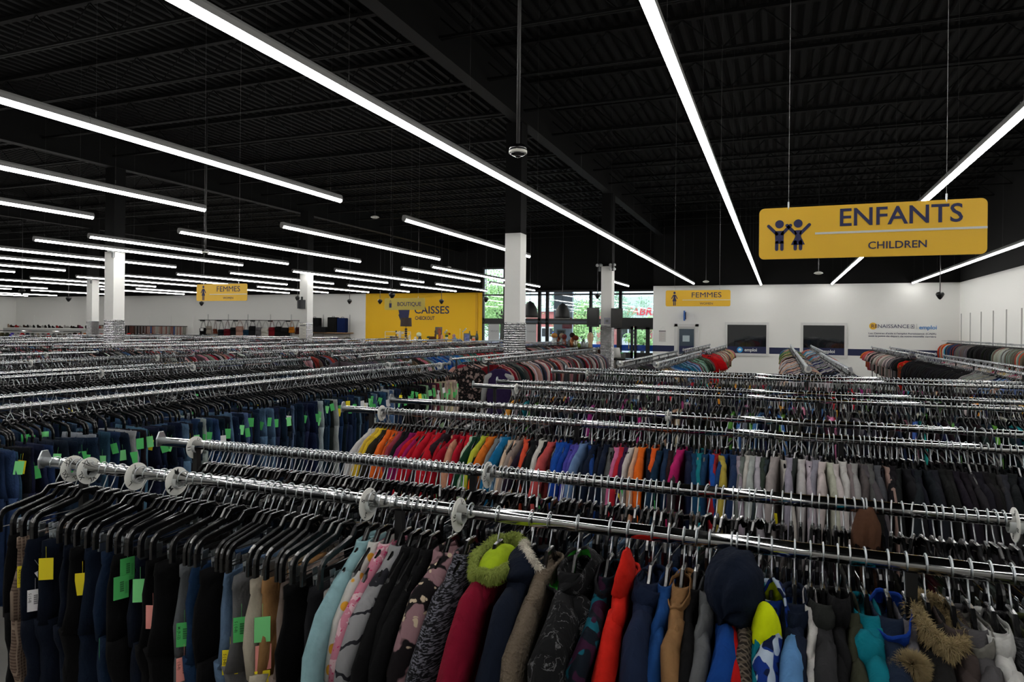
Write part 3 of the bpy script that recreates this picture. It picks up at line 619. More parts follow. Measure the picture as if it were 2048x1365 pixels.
# ================================================================== RACKS
RAILS = []   # every rail: name, axis ('x' or 'y'), fixed coordinate, from, to
def rack(axis, c0, c1, a, b, label, z=1.7, ends=(True, False), group='double chrome clothing racks'):
    """double-rail rack; rails run along `axis`, at c0 and c1 on the other one"""
    rt = empty('clothing_rack', (0, 0, 0), 0, label, 'clothing rack', group)
    if axis == 'x': rt.location = (a, (c0 + c1) / 2, 0)
    else: rt.location = ((c0 + c1) / 2, a, 0); rt.rotation_euler = (0, 0, PI / 2)
    # local frame: x along the rail from a, y across
    L = b - a; h = abs(c1 - c0) / 2
    for sgn in (-1, 1):
        MB().tube([(0, sgn * h, z), (L, sgn * h, z)], 0.019, 16, caps=True).build('rail', CHROME, rt, smooth=True)
        for e, xx in enumerate((0, L)):
            mb = MB(); pts = [(-0.022, -0.02), (0.022, -0.02), (0.024, 0.012), (0.010, 0.042), (-0.010, 0.042), (-0.024, 0.012)]
            mb.add([(xx - 0.004, sgn * h + p[0], z + p[1]) for p in pts] + [(xx + 0.003, sgn * h + p[0], z + p[1]) for p in pts],
                   [tuple(range(6)), tuple(range(11, 5, -1))] + [(i, i + 6, (i + 1) % 6 + 6, (i + 1) % 6) for i in range(6)])
            mb.build('end_stop', WIRE, rt)
    n = max(2, int(round(L / 1.25)) + 1)
    xs = [0.2 + (L - 0.4) * i / (n - 1) for i in range(n)]
    for xx in xs:
        for sgn in (-1, 1):
            MB().box(xx - 0.011, xx + 0.011, sgn * h - 0.011, sgn * h + 0.011, 0.05, z - 0.017).build('upright', BLKM, rt)
        MB().box(xx - 0.012, xx + 0.012, -h - 0.25, h + 0.25, 0.03, 0.06).build('foot', BLKM, rt)
    mb = MB()
    for xx in xs: mb.box(xx - 0.01, xx + 0.01, -h, h, 1.25, 1.28)
    mb.box(0.2, L - 0.2, -0.012, 0.012, 1.25, 1.28); mb.build('crossbar', BLKM, rt)
    return rt
PAIRS_X = [(1.70, 2.20, 'nearest double chrome rack in the foreground, with white size discs'), (3.52, 4.07, "second double chrome rack from the camera, holding the rainbow of children's tops"),
           (5.42, 5.96, "third double chrome rack from the camera in the children's block"), (7.62, 8.18, "farthest double chrome rack of the children's block, before the wall racks")]
for c0, c1, lb in PAIRS_X: rack('x', c0, c1, -2.46, 3.0, lb)
XS_L = [(-4.22, -4.83), (-6.55, -7.10), (-8.82, -9.25), (-11.0, -11.5), (-13.3, -13.85), (-15.5, -16.05), (-17.9, -18.4)]
ORD = ['nearest', 'second', 'third', 'fourth', 'fifth', 'sixth', 'seventh', 'eighth', 'ninth', 'tenth', 'eleventh', 'twelfth']
for i, (a, b) in enumerate(XS_L): rack('y', a, b, 1.2, 8.5, 'long chrome rack in the left block, %s row counted leftward from the centre aisle' % ORD[i])
XS_M = [(-4.26, -4.82), (-6.5, -7.05), (-8.8, -9.3), (-11.1, -11.6), (-13.4, -13.9), (-15.4, -15.9), (-18.2, -18.7), (-20.5, -21.0), (-22.8, -23.3), (-25.1, -25.6), (-27.4, -27.9)]
for i, (a, b) in enumerate(XS_M): rack('y', a, b, 9.75, 17.0, 'chrome rack in the middle block beyond the cross aisle, %s row leftward from the columns' % ORD[i])
XS_N = [(-7.3, -7.9), (-9.8, -10.4), (-12.2, -12.8), (-14.7, -15.3), (-17.6, -18.2), (-20.2, -20.8), (-22.8, -23.4), (-25.4, -26.0), (-28.0, -28.6)]
for i, (a, b) in enumerate(XS_N): rack('y', a, b, 18.4, 25.6, 'far chrome rack before the back wall, %s row leftward from the entrance' % ORD[i])
RR = [(-2.2, -1.67, 9.95, 16.2, 'chrome rack of tops in front of the door in the white wall'), (-2.2, -1.67, 17.3, 24.2, 'chrome rack of tops just before the emploi door, behind the nearer one'),
      (0.36, 0.86, 9.85, 17.0, 'chrome rack seen end-on between the two emploi windows'), (0.36, 1.0, 17.3, 25.4, 'farther rack seen end-on below the second emploi window'),
      (2.78, 3.30, 9.9, 17.2, 'chrome rack at right with black and grey tops'), (2.78, 3.30, 18.0, 24.9, 'farther right chrome rack of pale and pink tops below the wall logo')]
for a, b, y0, y1, lb in RR: rack('y', a, b, y0, y1, lb)
# wall rail on the right wall
wr = empty('wall_rail', (6.1, 17, 1.88), 0, 'chrome hanging rail on brackets along the right wall', 'clothing rail')
MB().tube([(0, 0, 0), (0, 14, 0)], 0.017, 12).build('rail', CHROME, wr, smooth=True)
for q in range(12): MB().box(-0.32, 0.4, q * 1.2 + 0.3, q * 1.2 + 0.32, -0.01, 0.012).build('bracket', WIRE, wr)

# ================================================================== SIZE DISCS
def disc(x, y, txt, label, z=1.7, n=4, axis='x', serif=False, rot=0.3, small=False):
    d = empty('size_disc', (x, y, z - 0.012), 0 if axis == 'x' else PI / 2, label, 'size divider', 'white round size dividers')
    R, r = 0.046, 0.019
    mb = MB(); N = 40
    for xx in (-0.001, 0.001):
        pass
    vs = []; fs = []
    for rr, xx in ((r, -0.0012), (R, -0.0012), (R, 0.0012), (r, 0.0012)):
        vs += [(xx, rr * math.cos(2 * PI * k / N), rr * math.sin(2 * PI * k / N)) for k in range(N)]
    for i in range(4):
        for k in range(N): fs.append((i * N + k, i * N + (k + 1) % N, ((i + 1) % 4) * N + (k + 1) % N, ((i + 1) % 4) * N + k))
    mb.add(vs, fs); mb.build('disc', DISCW, d)
    loops = [[(xx, rr * math.cos(2 * PI * k / 20), rr * math.sin(2 * PI * k / 20)) for k in range(20)] for rr, xx in ((0.0195, -0.016), (0.022, -0.016), (0.0225, 0.016), (0.0195, 0.016))]
    MB().loft(loops + [loops[0]], False, False).build('collar', mat('collar_clear', (178, 182, 180), 0.3), d, smooth=True)
    if small: return d
    me = text_mesh(txt, 0.0235, DISCK, 0.0003)
    co = np.empty(len(me.vertices) * 3); me.vertices.foreach_get('co', co); co = co.reshape(-1, 3)
    co[:, 0] -= (co[:, 0].max() + co[:, 0].min()) / 2; bw = np.ptp(co[:, 0])
    if bw > 0.034: co[:, 0] *= 0.034 / bw
    tris = [tuple(p.vertices) for p in me.polygons]; mb = MB()
    for q in range(n):
        a = 2 * PI * q / n + rot
        for side in (1, -1):
            vs = []
            for c in co:
                ty, tz = c[0] * side, c[1] + 0.0245       # text up = outwards; read from +X when side=1
                vs.append((side * 0.0016, ty * math.cos(a) - tz * math.sin(a), ty * math.sin(a) + tz * math.cos(a)))
            mb.add(vs, tris)
    bpy.data.meshes.remove(me)
    mb.build('size_lettering', DISCK, d); return d
disc(-2.315, 1.70, 'XXL', 'white XXL size disc, leftmost on the front rail', n=4, rot=0.5)
disc(-2.235, 1.70, 'XL', 'white XL size disc beside the XXL disc on the front rail', n=4, rot=0.4)
disc(-2.01, 1.70, 'L', 'white L size disc on the front rail', n=3, rot=0.1)
disc(-1.83, 1.70, 'M', 'white M size disc on the front rail', n=3, rot=0.1)
disc(-1.10, 1.70, 'S', 'white S size disc on the middle of the front rail', n=4, rot=-0.5)
disc(-0.81, 1.70, '16', 'white 16 size disc on the front rail before the jackets', n=3, rot=-0.5)
disc(-2.27, 2.20, '11', 'white 11 size disc at the left end of the second rail', n=3, rot=-0.5)
disc(-0.94, 2.20, '10', 'white disc seen edge-on in the middle of the second rail', n=4, rot=0.2)
disc(0.59, 2.20, '8', 'white disc seen edge-on at the right end of the second rail', n=4, rot=0.2)
disc(-2.19, 3.52, '9', 'white size disc at the left end of the rail above the white sweaters', n=4, small=True)
disc(-2.06, 5.42, '9', 'white size disc at the left end of the fifth rail of the children block', n=4, small=True)
disc(-2.04, 7.62, '9', 'white size disc at the left end of the seventh rail of the children block', n=4, small=True)
disc(-0.60, 4.07, '9', 'white size disc edge-on on the fourth rail of the children block', small=True)
for i, (x, y) in enumerate([(-4.83, 7.9), (-4.22, 8.2), (-6.55, 5.1), (-6.55, 6.3), (-8.82, 5.9), (-8.82, 7.8), (-4.32, 16.8), (-4.32, 9.95), (-6.5, 10.3), (-11.0, 7.6), (-1.67, 10.1), (-2.2, 10.1), (2.78, 16.9), (0.36, 10.0), (-8.8, 11.0), (-8.8, 13.0), (-11.1, 12.0), (-6.5, 12.5), (-13.4, 12.2), (-11.1, 13.4)]):
    disc(x, y, 'M', 'small white round size divider on a far rack rail', axis='y', small=True)

# ================================================================== HANGERS
def hl(a, b): return a if len(a.replace('-', ' ').split()) <= 16 else b if len(b.replace('-', ' ').split()) <= 16 else ' '.join(b.replace(' between ', ' by ').split()[:16])
def hook_mb(n=12, sides=6, r=0.0019):
    mb = MB(); p = [(0, 0, -0.082), (0, 0, -0.062), (0, 0.012, -0.042), (0, 0.0215, -0.02)]
    for a in np.linspace(-0.45, PI + 0.5, n): p.append((0, 0.0235 * math.cos(a), 0.0235 * math.sin(a)))
    mb.tube(p, r, sides, flat=1.0); return mb
def sweep_rect(mb, pa, w, hs):
    """flat bar of width w (X) and height hs following a path in the YZ plane, with softened edges"""
    pa = [Vector(p) for p in pa]; loops = []
    for i, p in enumerate(pa):
        t = (pa[min(i + 1, len(pa) - 1)] - pa[max(i - 1, 0)]).normalized(); n = Vector((0, -t.z, t.y)); h = hs / 2; x = w / 2
        loops.append([p + Vector((cx * x, 0, 0)) + n * cn * h for cx, cn in ((1, .7), (.6, 1), (-.6, 1), (-1, .7), (-1, -.7), (-.6, -1), (.6, -1), (1, -.7))])
    mb.loft(loops); return mb
def body_mb(hw=0.18, n=5):
    mb = MB(); k = hw / 0.18
    for s in (-1, 1):
        pa = [(0, -s * 0.002, -0.078), (0, s * 0.024, -0.078), (0, s * 0.046, -0.101), (0, s * (hw - 0.035), -0.122)]
        for q in range(n): a = PI / 2 * (q + 1) / n; pa.append((0, s * (hw - 0.035 + 0.035 * math.sin(a)), -0.157 + 0.035 * math.cos(a)))
        pa.append((0, s * hw, -0.196)); sweep_rect(mb, pa, 0.010, 0.019)
    return mb
def body_top_mb(hw=0.15):
    mb = MB()
    for s in (-1, 1): sweep_rect(mb, [(0, -s * 0.002, -0.078), (0, s * 0.022, -0.078), (0, s * 0.044, -0.106), (0, s * hw * 0.75, -0.148), (0, s * (hw - 0.012), -0.163), (0, s * (hw - 0.003), -0.175), (0, s * hw, -0.190)], 0.010, 0.018)
    return mb
def body_pants_mb(hw=0.185):
    mb = body_mb(hw); mb.tube([(0, -hw, -0.180), (0, hw, -0.180)], 0.0018, 5); return mb
def clip_mb():
    mb = MB(); mb.tube([(0, -0.012, -0.004), (0, 0.012, -0.004)], 0.006, 6)
    for s in (-1, 1):
        mb.add([(s * 0.002, -0.012, -0.034), (s * 0.002, 0.012, -0.034), (s * 0.009, 0.010, 0.02), (s * 0.009, -0.010, 0.02),
                (s * 0.0035, -0.012, -0.034), (s * 0.0035, 0.012, -0.034), (s * 0.0105, 0.010, 0.02), (s * 0.0105, -0.010, 0.02)],
               [(0, 1, 2, 3), (4, 7, 6, 5), (0, 4, 5, 1), (1, 5, 6, 2), (2, 6, 7, 3), (3, 7, 4, 0)])
    return mb
HM = {'hook': hook_mb().mesh('hook', WIRE, True), 'top': body_top_mb().mesh('hanger_body', BLKP), 'topb': body_top_mb(0.17).mesh('hanger_body', BLKP),
      'pants': body_pants_mb().mesh('hanger_body', BLKP), 'clip': clip_mb().mesh('clip', WIRE)}
for m_ in ('top', 'topb', 'pants'): pass
HANG = []   # (x, y, z, yaw, kind, label, group, sx)
GARM = []   # (x, y, z, yaw, kind, colour, label key, group, extra)
def add_hanger(x, y, z, yaw, kind, label, group):
    if seen(x, y, z): HANG.append(dict(p=(x, y, z), yaw=yaw, kind=kind, label=label, group=group, tilt=0))
COLS = ((-5.12, 13.33), (-5.02, 21.13), (-16.87, 13.52), (-16.45, 21.12), (-28.6, 21.85))
def fixed_clear(x, y): return any(abs(x - a) < 0.5 and abs(y - b) < 0.36 for a, b in COLS)
def add_garm(x, y, z, yaw, kind, col, label, group, **k):
    if fixed_clear(x, y): return
    if seen(x, y, z): GARM.append(dict(p=(x, y, z), yaw=yaw, kind=kind, col=col, label=label, group=group, **k))

# ================================================================== GARMENT SHAPES
def fold(p, A, ph, z0=-0.15):
    x, y, z = p; r = min(1, max(0, (z0 - z) / 0.25)) * 0.6 + 0.4
    w = math.sin(y * 38 + ph + z * 9) + 0.6 * math.sin(y * 81 + ph * 2.1 - z * 17) + 0.6 * math.sin(z * 31 + y * 23 + ph) + 0.35 * math.sin(z * 67 - y * 41 + ph * 3)
    return (x + A * r * w, y + A * 0.8 * (math.sin(z * 27 + ph) + 0.5 * math.sin(z * 58 + ph * 1.7)), z + A * 0.3 * math.sin(y * 50 + ph))
def sup(w, t, z, n, cy=0, cx=0, e=0.7):
    o = []
    for k in range(n):
        a = 2 * PI * k / n; c, s = math.cos(a), math.sin(a)
        o.append((cx + t * math.copysign(abs(c) ** e, c), cy + w * math.copysign(abs(s) ** e, s), z))
    return o
def garment_mb(kind, hw=0.16, L=0.62, t=0.018, seed=0, n=24, sleeve='long', A=0.004, steps=9, collar=True, flare=0.0, sr=0.036, out=0.09):
    rg = random.Random(seed); ph = rg.uniform(0, 6); mb = MB()
    lv = [(-0.112, 0.32, 0.85), (-0.119, 0.50, 0.95), (-0.134, 0.72, 1.0), (-0.156, 0.90, 1.0), (-0.200, 1.0, 1.0), (-0.27, 1.0, 1.05)]
    for i in range(1, steps + 1): q = i / steps; lv.append((-0.27 - (L - 0.27) * q, 0.98 + flare * q, 1.1 + 0.25 * q))
    loops = [[fold(p, A, ph) for p in sup(hw * w, t * tt, z, n)] for z, w, tt in lv]
    # neck opening dips inwards
    top = [(p[0] * 0.7, p[1] * 0.8, p[2] - 0.02) for p in loops[0]]
    mb.loft([top] + loops)
    if sleeve:
        end = 0.36 if sleeve == 'short' else min(L * 0.95, L)
        for s in (-1, 1):
            b = rg.uniform(-0.014, 0.014); sp = out * rg.uniform(0.75, 1.25)
            if sleeve == 'short': pa = [(0, s * hw * 0.72, -0.172), (b * .3, s * hw * 0.95, -0.205), (b, s * (hw + sp * 0.5), -0.265), (b, s * (hw + sp * 0.8), -0.34), (b, s * (hw + sp * 0.9), -0.39)]; rr = [t * 0.8, t * 1.1, t * 1.25, t * 1.3, t * 1.2]
            else:
                pa = [(0, s * hw * 0.66, -0.166), (b * 0.2, s * hw * 0.94, -0.200), (b * .6, s * (hw + sp * 0.45), -0.258), (b, s * (hw + sp * 0.85), -0.335), (b * 1.5, s * (hw + sp), -0.43), (b, s * (hw + sp * 0.95), -0.53), (-b, s * (hw + sp * 0.85), -max(0.60, L * 0.95))]; rr = [t * 0.85, t * 1.15, t * 1.25, t * 1.2, t * 1.05, t * 0.95, t * 0.8]
            m2 = MB(); m2.tube(pa, rr, 12 if n > 12 else 6, flat=sr / t)
            if n > 12: m2.v = [fold(p, A * 0.9, ph + 2 * s) for p in m2.v]
            mb.add(m2.v, m2.f)
    if collar and n > 12:
        lo = [[fold(p, A * 0.3, ph) for p in sup(hw * w, t * tt, z, n)] for z, w, tt in ((-0.122, 0.52, 1.1), (-0.103, 0.42, 1.2), (-0.099, 0.38, 1.05), (-0.117, 0.40, 0.8))]
        mb.loft(lo + [lo[0]], False, False)
    return mb
def pants_mb(hw=0.17, L=1.0, t=0.02, seed=0, n=22, A=0.004, steps=6, waist=-0.212):
    rg = random.Random(seed); ph = rg.uniform(0, 6); mb = MB()
    lv = [(waist, 0.96, 0.55), (waist - 0.035, 0.97, 0.75), (waist - 0.04, 0.95, 0.7), (waist - 0.10, 1.0, 0.95), (waist - 0.18, 1.04, 1.1), (waist - 0.27, 1.05, 1.15)]
    mb.loft([[fold(p, A, ph) for p in sup(hw * w, t * tt, z, n)] for z, w, tt in lv])
    for s in (-1, 1):
        lp = []
        for i in range(steps + 1):
            q = i / steps; z = waist - 0.255 - (L - 0.255 + waist) * q
            lp.append([fold(p, A * 1.3, ph + s) for p in sup(hw * (0.54 - 0.12 * q), t * (1.15 + 0.1 * q), z, n, cy=s * hw * (0.50 - 0.03 * q), cx=0.01 * math.sin(ph + 3 * q))])
        mb.loft(lp)
    if n > 12:
        for y in (-0.11, 0.0, 0.11):
            for s in (-1, 1): mb.cbox((s * t * 0.72, y, waist - 0.02), (0.003, 0.010, 0.045))
    return mb
def tmpl(fn, cnt, m, **k): return [fn(seed=i + 11, **k).mesh(k.get('kind', 'trousers') if 'kind' in k else 'trousers', m, True) for i in range(cnt)]
CL0 = cloth((128, 128, 128))
T = {'sweater': [garment_mb('sweater', 0.175, 0.58 + 0.03 * (i % 3), 0.017, i, A=0.0055, sr=0.044, out=0.10).mesh('sweater', CL0, True) for i in range(8)],
     'shirt': [garment_mb('shirt', 0.20, 0.70 + 0.03 * (i % 3), 0.017, i + 20, n=16, steps=5, A=0.005, sr=0.044).mesh('shirt', CL0, True) for i in range(6)],
     'tee': [garment_mb('tee', 0.20, 0.66 + 0.03 * (i % 3), 0.017, i + 30, n=16, steps=5, A=0.005, sleeve='short', sr=0.055).mesh('tee', CL0, True) for i in range(5)],
     'jeans': [pants_mb(0.18, 1.08, 0.021, i + 40, A=0.0045, waist=-0.222).mesh('jeans', CL0, True) for i in range(8)],
     'trousers': [pants_mb(0.16, 0.92, 0.020, i + 50, A=0.004, waist=-0.215).mesh('trousers', CL0, True) for i in range(8)]}
TAGC = {'green': mat('tag_green', (70, 176, 92), 0.7), 'mint': mat('tag_mint', (122, 214, 134), 0.7), 'yellow': mat('tag_yellow', (228, 208, 20), 0.7), 'pink': mat('tag_pink', (232, 150, 140), 0.7), 'white': mat('tag_white', (214, 212, 214), 0.7), 'blue': mat('tag_blue', (130, 190, 214), 0.7)}
def tag_mb(w=0.034, h=0.056):
    mb = MB(); mb.box(-0.0006, 0.0006, -w / 2, w / 2, -h, 0); mb.tube([(0, 0, -0.004), (0.001, 0, 0.03)], 0.00035, 4); return mb
TAGM = tag_mb().mesh('price_tag', TAGC['green'])
TAGINK = mat('tag_ink', (20, 60, 34), 0.8)
# ================================================================== FILLING THE RAILS
def C(*a): return a
def jit(c, d=10): return tuple(int(max(3, min(250, v + random.uniform(-d, d)))) for v in c)
def hname(c):
    r, g, b = c; mx, mn = max(c), min(c)
    if mx < 42: return 'black'
    if mx - mn < 22: return 'charcoal' if mx < 85 else 'grey' if mx < 165 else 'white'
    if b == mx: return ('navy' if mx < 90 else 'blue' if r < 110 and g < 150 else 'lavender' if r > g else 'pale blue')
    if g == mx: return 'teal' if b > r + 20 else ('dark green' if mx < 100 else 'green' if r < 170 else 'lime')
    if g > 150 and b < 120: return 'yellow'
    if g > 95 and b < 90 and r > 170: return 'orange'
    if mx < 110: return 'brown' if g > b + 3 and g > 45 else 'maroon'
    if b > g + 30: return 'magenta' if r > 150 else 'purple'
    if g > 120: return 'beige' if b < 175 or g > 170 else 'pink'
    if r > 140 and g < 90: return 'red'
    return 'dusty pink'
def fill(axis, fixed, a, b, step, seq, kind, what, place, hk='top', z=1.7, yawj=0.10, tagp=0.0, pick=None, individual=True, tagc=('green', 'mint', 'green', 'yellow', 'white'), gap=0.0):
    """hang one garment after another; seq is a list of colours or a function of the coordinate"""
    u = a; i = 0; items = []
    while u < b:
        c = seq(u, i) if callable(seq) else seq[i % len(seq)]
        items.append((u, c)); u += step * random.uniform(0.72, 1.28); i += 1
        if gap and random.random() < gap: u += 0.12
    names_ = [hname(c) if c else None for u, c in items]
    for i, (u, c) in enumerate(items):
        yw = (0 if axis == 'x' else PI / 2) + random.gauss(0, yawj)
        p = (u, fixed, z) if axis == 'x' else (fixed, u, z)
        q = (u - a) / (b - a); part = (('left', 'middle', 'right') if axis == 'x' else ('near', 'middle', 'far'))[min(2, int(q * 3))]
        if c is None:
            add_hanger(p[0], p[1], p[2], yw, hk, 'empty black hanger on the %s, %s part' % (place, part), place); continue
        kd = pick(i) if pick else kind
        nm = names_[i]; lo = i
        while lo > 0 and names_[lo - 1] == nm: lo -= 1
        hi = i
        while hi < len(items) - 1 and names_[hi + 1] == nm: hi += 1
        n = hi - lo + 1; one, many = what
        pv = names_[lo - 1] if lo > 0 else None; nx = names_[hi + 1] if hi < len(items) - 1 else None
        btw = 'between %s and %s' % (pv, nx) if pv and nx else 'beside %s at the rail end' % (pv or nx or 'none')
        if n == 1: core = '%s %s %s' % (nm, one, btw)
        elif n <= 12: core = '%s of %s %s %s %s' % (ORDN[i - lo], NUMW[n], nm, many, btw)
        else: core = 'one of many %s %s %s' % (nm, many, btw)
        lab = '%s, %s %s' % (core, place, part)
        add_hanger(p[0], p[1], p[2], yw, hk, hl('hanger holding the ' + lab, 'hanger of ' + lab) if n <= 12 else 'black hanger in the run of %s %s, %s %s' % (nm, many, place, part), place)
        tg = random.choice(tagc) if random.random() < tagp else None
        add_garm(p[0], p[1], p[2], yw, kd, c, lab, many + ' on the ' + place, tag=tg, individual=individual)
ORDN = ['first', 'second', 'third', 'fourth', 'fifth', 'sixth', 'seventh', 'eighth', 'ninth', 'tenth', 'eleventh', 'twelfth']
NUMW = ['', 'one', 'two', 'three', 'four', 'five', 'six', 'seven', 'eight', 'nine', 'ten', 'eleven', 'twelve']
W = C(206, 204, 198)
# rail 3: the rainbow of children's sweaters; positions follow the runs of colour in the photo
R3SEQ = [W, C(196, 192, 184), C(222, 184, 66), C(230, 190, 50), C(44, 40, 34), C(232, 112, 34), C(238, 104, 24), C(206, 86, 40), C(156, 62, 78), C(20, 20, 22), C(22, 20, 24), C(150, 22, 92), C(168, 30, 96),
         C(204, 24, 38), C(196, 18, 34), C(198, 26, 44), C(186, 20, 34), C(206, 26, 48), C(180, 16, 36), C(48, 30, 44), C(206, 150, 122), C(170, 16, 40), C(188, 20, 44), C(200, 18, 40), C(184, 196, 172), C(18, 62, 42), C(16, 52, 38), C(196, 204, 60), C(234, 104, 26), C(226, 120, 40),
         C(130, 136, 140), C(118, 164, 200), C(20, 112, 160), C(224, 196, 172), C(222, 182, 156), C(152, 138, 124), C(226, 84, 58), C(38, 30, 44), C(22, 20, 24), C(24, 22, 26), W, C(20, 20, 24), C(206, 88, 82), C(24, 78, 168), C(20, 76, 170), C(18, 62, 150), C(70, 70, 160), C(86, 84, 176), C(110, 140, 180),
         C(24, 66, 132), C(16, 24, 44), C(14, 22, 40), C(20, 28, 50), C(90, 88, 90), C(210, 112, 148), C(192, 36, 50), C(58, 30, 70), C(206, 200, 196), C(212, 160, 130), C(236, 108, 30), C(18, 24, 44), C(226, 92, 30), C(20, 44, 70), C(24, 50, 76), C(46, 20, 28), C(60, 56, 60), C(190, 30, 110),
         C(20, 28, 52), C(18, 60, 92), C(22, 130, 140), C(24, 60, 96), C(26, 78, 160), C(160, 30, 40), C(180, 158, 70), C(30, 60, 110), C(34, 50, 84), C(28, 34, 50)]
def r3(u, i):
    if u < -0.19: return jit(R3SEQ[i], 4) if i < len(R3SEQ) else jit(C(26, 42, 70), 10)
    if u < 0.34: return jit(random.choice([C(200, 198, 194), C(150, 150, 150), C(180, 178, 176), C(120, 120, 122), C(196, 192, 186), C(160, 160, 160), C(60, 60, 64)]), 8)
    if u < 0.42: return jit(C(84, 84, 86), 8)
    return jit(random.choice([C(24, 24, 26), C(30, 30, 34), C(20, 20, 22), C(48, 46, 50), C(26, 28, 34)]), 4) if random.random() > 0.06 else jit(C(150, 132, 124), 6)
fill('x', 3.52, -2.22, 1.3, 0.0265, r3, 'sweater', ('sweater', 'sweaters'), 'rainbow rail', tagp=0.14, yawj=0.10)
dk = [C(18, 18, 20), C(24, 24, 30), C(20, 30, 50)]
mixk = dk * 6 + [C(200, 40, 60), C(214, 130, 160), C(60, 110, 170), C(196, 194, 190), C(120, 120, 122), C(90, 140, 60), C(150, 40, 110), C(222, 150, 40), C(40, 150, 160), C(190, 170, 150)]
kids = lambda u, i: jit(random.choice(mixk), 12)
def kids2(u, i): return None if random.random() < 0.12 else kids(u, i)
fill('x', 2.20, -2.2, -0.75, 0.021, lambda u, i: None if i in (9, 30, 52) else jit(random.choice([C(14, 14, 16), C(18, 18, 20), C(24, 24, 26), C(16, 20, 30), C(30, 40, 60)]), 4), 'trousers', ('trousers', 'trousers'), 'second rail', hk='pants', yawj=0.16)
fill('x', 2.20, -0.72, -0.27, 0.023, lambda u, i: random.choice([C(40, 62, 92), C(60, 84, 114), C(28, 42, 66), C(96, 124, 150)]), 'trousers', ('jeans', 'jeans'), 'second rail', hk='pants', yawj=0.08)
fill('x', 2.20, -0.25, 1.0, 0.0245, lambda u, i: jit(random.choice([C(20, 22, 30), C(24, 24, 26), C(60, 20, 30), C(90, 88, 90), C(28, 40, 34)]), 8), 'trousers', ('trousers', 'trousers'), 'second rail', hk='pants', yawj=0.12)
fill('x', 4.07, -2.15, 1.6, 0.03, kids2, 'trousers', ('leggings', 'leggings'), 'fourth rail', hk='pants', yawj=0.16, tagp=0.04)
fill('x', 5.42, -2.1, 2.0, 0.03, kids2, 'sweater', ('top', 'tops'), 'fifth rail', yawj=0.14, individual=False, tagp=0.04)
fill('x', 5.96, -2.2, 2.1, 0.03, kids2, 'sweater', ('top', 'tops'), 'sixth rail', yawj=0.12, individual=False)
fill('x', 7.62, -2.05, 2.7, 0.034, kids2, 'sweater', ('top', 'tops'), 'seventh rail', yawj=0.12, individual=False)
fill('x', 8.18, -2.2, 2.7, 0.034, kids2, 'sweater', ('top', 'tops'), 'eighth rail', yawj=0.12, individual=False)
# left block
JC = [C(26, 42, 68), C(34, 54, 84), C(22, 34, 54), C(30, 48, 76), C(52, 80, 112), C(24, 38, 60), C(20, 30, 48), C(90, 120, 152), C(36, 58, 90), C(28, 30, 36)]
def ljeans(u, i):
    if u > 6.9:
        return jit(C(200, 186, 164), 12) if u > 8.0 else jit(random.choice([C(90, 84, 68), C(60, 58, 44), C(130, 40, 50), C(150, 180, 150), C(50, 30, 50), C(180, 150, 140)]), 8) if u > 7.55 else jit(C(20, 20, 22), 4)
    if random.random() < 0.05: return jit(C(176, 182, 188), 8)
    return jit(random.choice(JC), 6)
fill('y', -4.22, 2.2, 8.4, 0.047, ljeans, 'jeans', ('jeans', 'jeans'), 'long jeans rail', hk='pants', yawj=0.10, tagp=0.60, tagc=('green', 'green', 'mint', 'green', 'yellow', 'white', 'green'))
fill('y', -4.83, 2.4, 8.4, 0.047, lambda u, i: jit(random.choice(JC), 6), 'jeans', ('jeans', 'jeans'), 'rear jeans rail', hk='pants', tagp=0.4, individual=False)
dkp = lambda u, i: jit(random.choice(JC[:4] + [C(18, 18, 20), C(24, 24, 26), C(20, 22, 30), C(18, 18, 20)]), 6)
for fx in (-6.55, -7.10): fill('y', fx, 3.4, 8.4, 0.05, dkp, 'jeans', ('trousers', 'trousers'), 'left block rail', hk='pants', tagp=0.15, individual=False)
for (a, b) in XS_L[2:]:
    for fx in (a, b): fill('y', fx, 4.5, 8.4, 0.055, lambda u, i: jit(random.choice([C(20, 20, 22), C(26, 28, 34), C(60, 60, 64), C(18, 18, 20), C(120, 118, 116)]), 6), 'shirt', ('top', 'tops'), 'distant rack', tagp=0.05, individual=False)
# middle block
TOPS = [C(150, 148, 146), C(110, 110, 112), C(70, 70, 74), C(196, 150, 140), C(190, 186, 180), C(120, 30, 36), C(26, 26, 28), C(40, 42, 40), C(150, 40, 50), C(210, 206, 200), C(60, 60, 70), C(24, 34, 30), C(96, 84, 80), C(170, 130, 128), C(90, 100, 120)]
fill('y', -4.26, 10.2, 16.8, 0.065, lambda u, i: jit(random.choice(TOPS), 8), 'shirt', ('top', 'tops'), 'entrance column rack', tagp=0.12)
fill('y', -4.82, 10.2, 16.8, 0.07, lambda u, i: jit(random.choice(TOPS + [C(40, 30, 30)] * 4), 8), 'shirt', ('top', 'tops'), 'distant rack', individual=False)
def m2(u, i):
    if u < 10.9: return jit(C(92, 92, 94), 10)
    if u < 11.8: return jit(random.choice([C(22, 22, 22), C(60, 48, 44), C(200, 110, 130), C(110, 92, 70)]), 8)
    if u < 13.5: return jit(random.choice([C(90, 130, 150), C(28, 70, 150), C(24, 80, 170), C(110, 130, 160), C(30, 60, 120), C(20, 100, 180)]), 8)
    return jit(random.choice([C(40, 130, 120), C(180, 30, 50), C(190, 40, 50), C(24, 24, 26), C(60, 100, 80), C(200, 80, 60)]), 8)
fill('y', -6.5, 9.95, 16.8, 0.065, m2, 'shirt', ('top', 'tops'), 'yellow wall rack', tagp=0.15)
fill('y', -7.05, 10.0, 16.8, 0.07, m2, 'shirt', ('top', 'tops'), 'distant rack', individual=False)
TM = TOPS + [C(24, 24, 26)] * 4 + [C(170, 60, 60), C(60, 90, 140), C(210, 140, 150)]
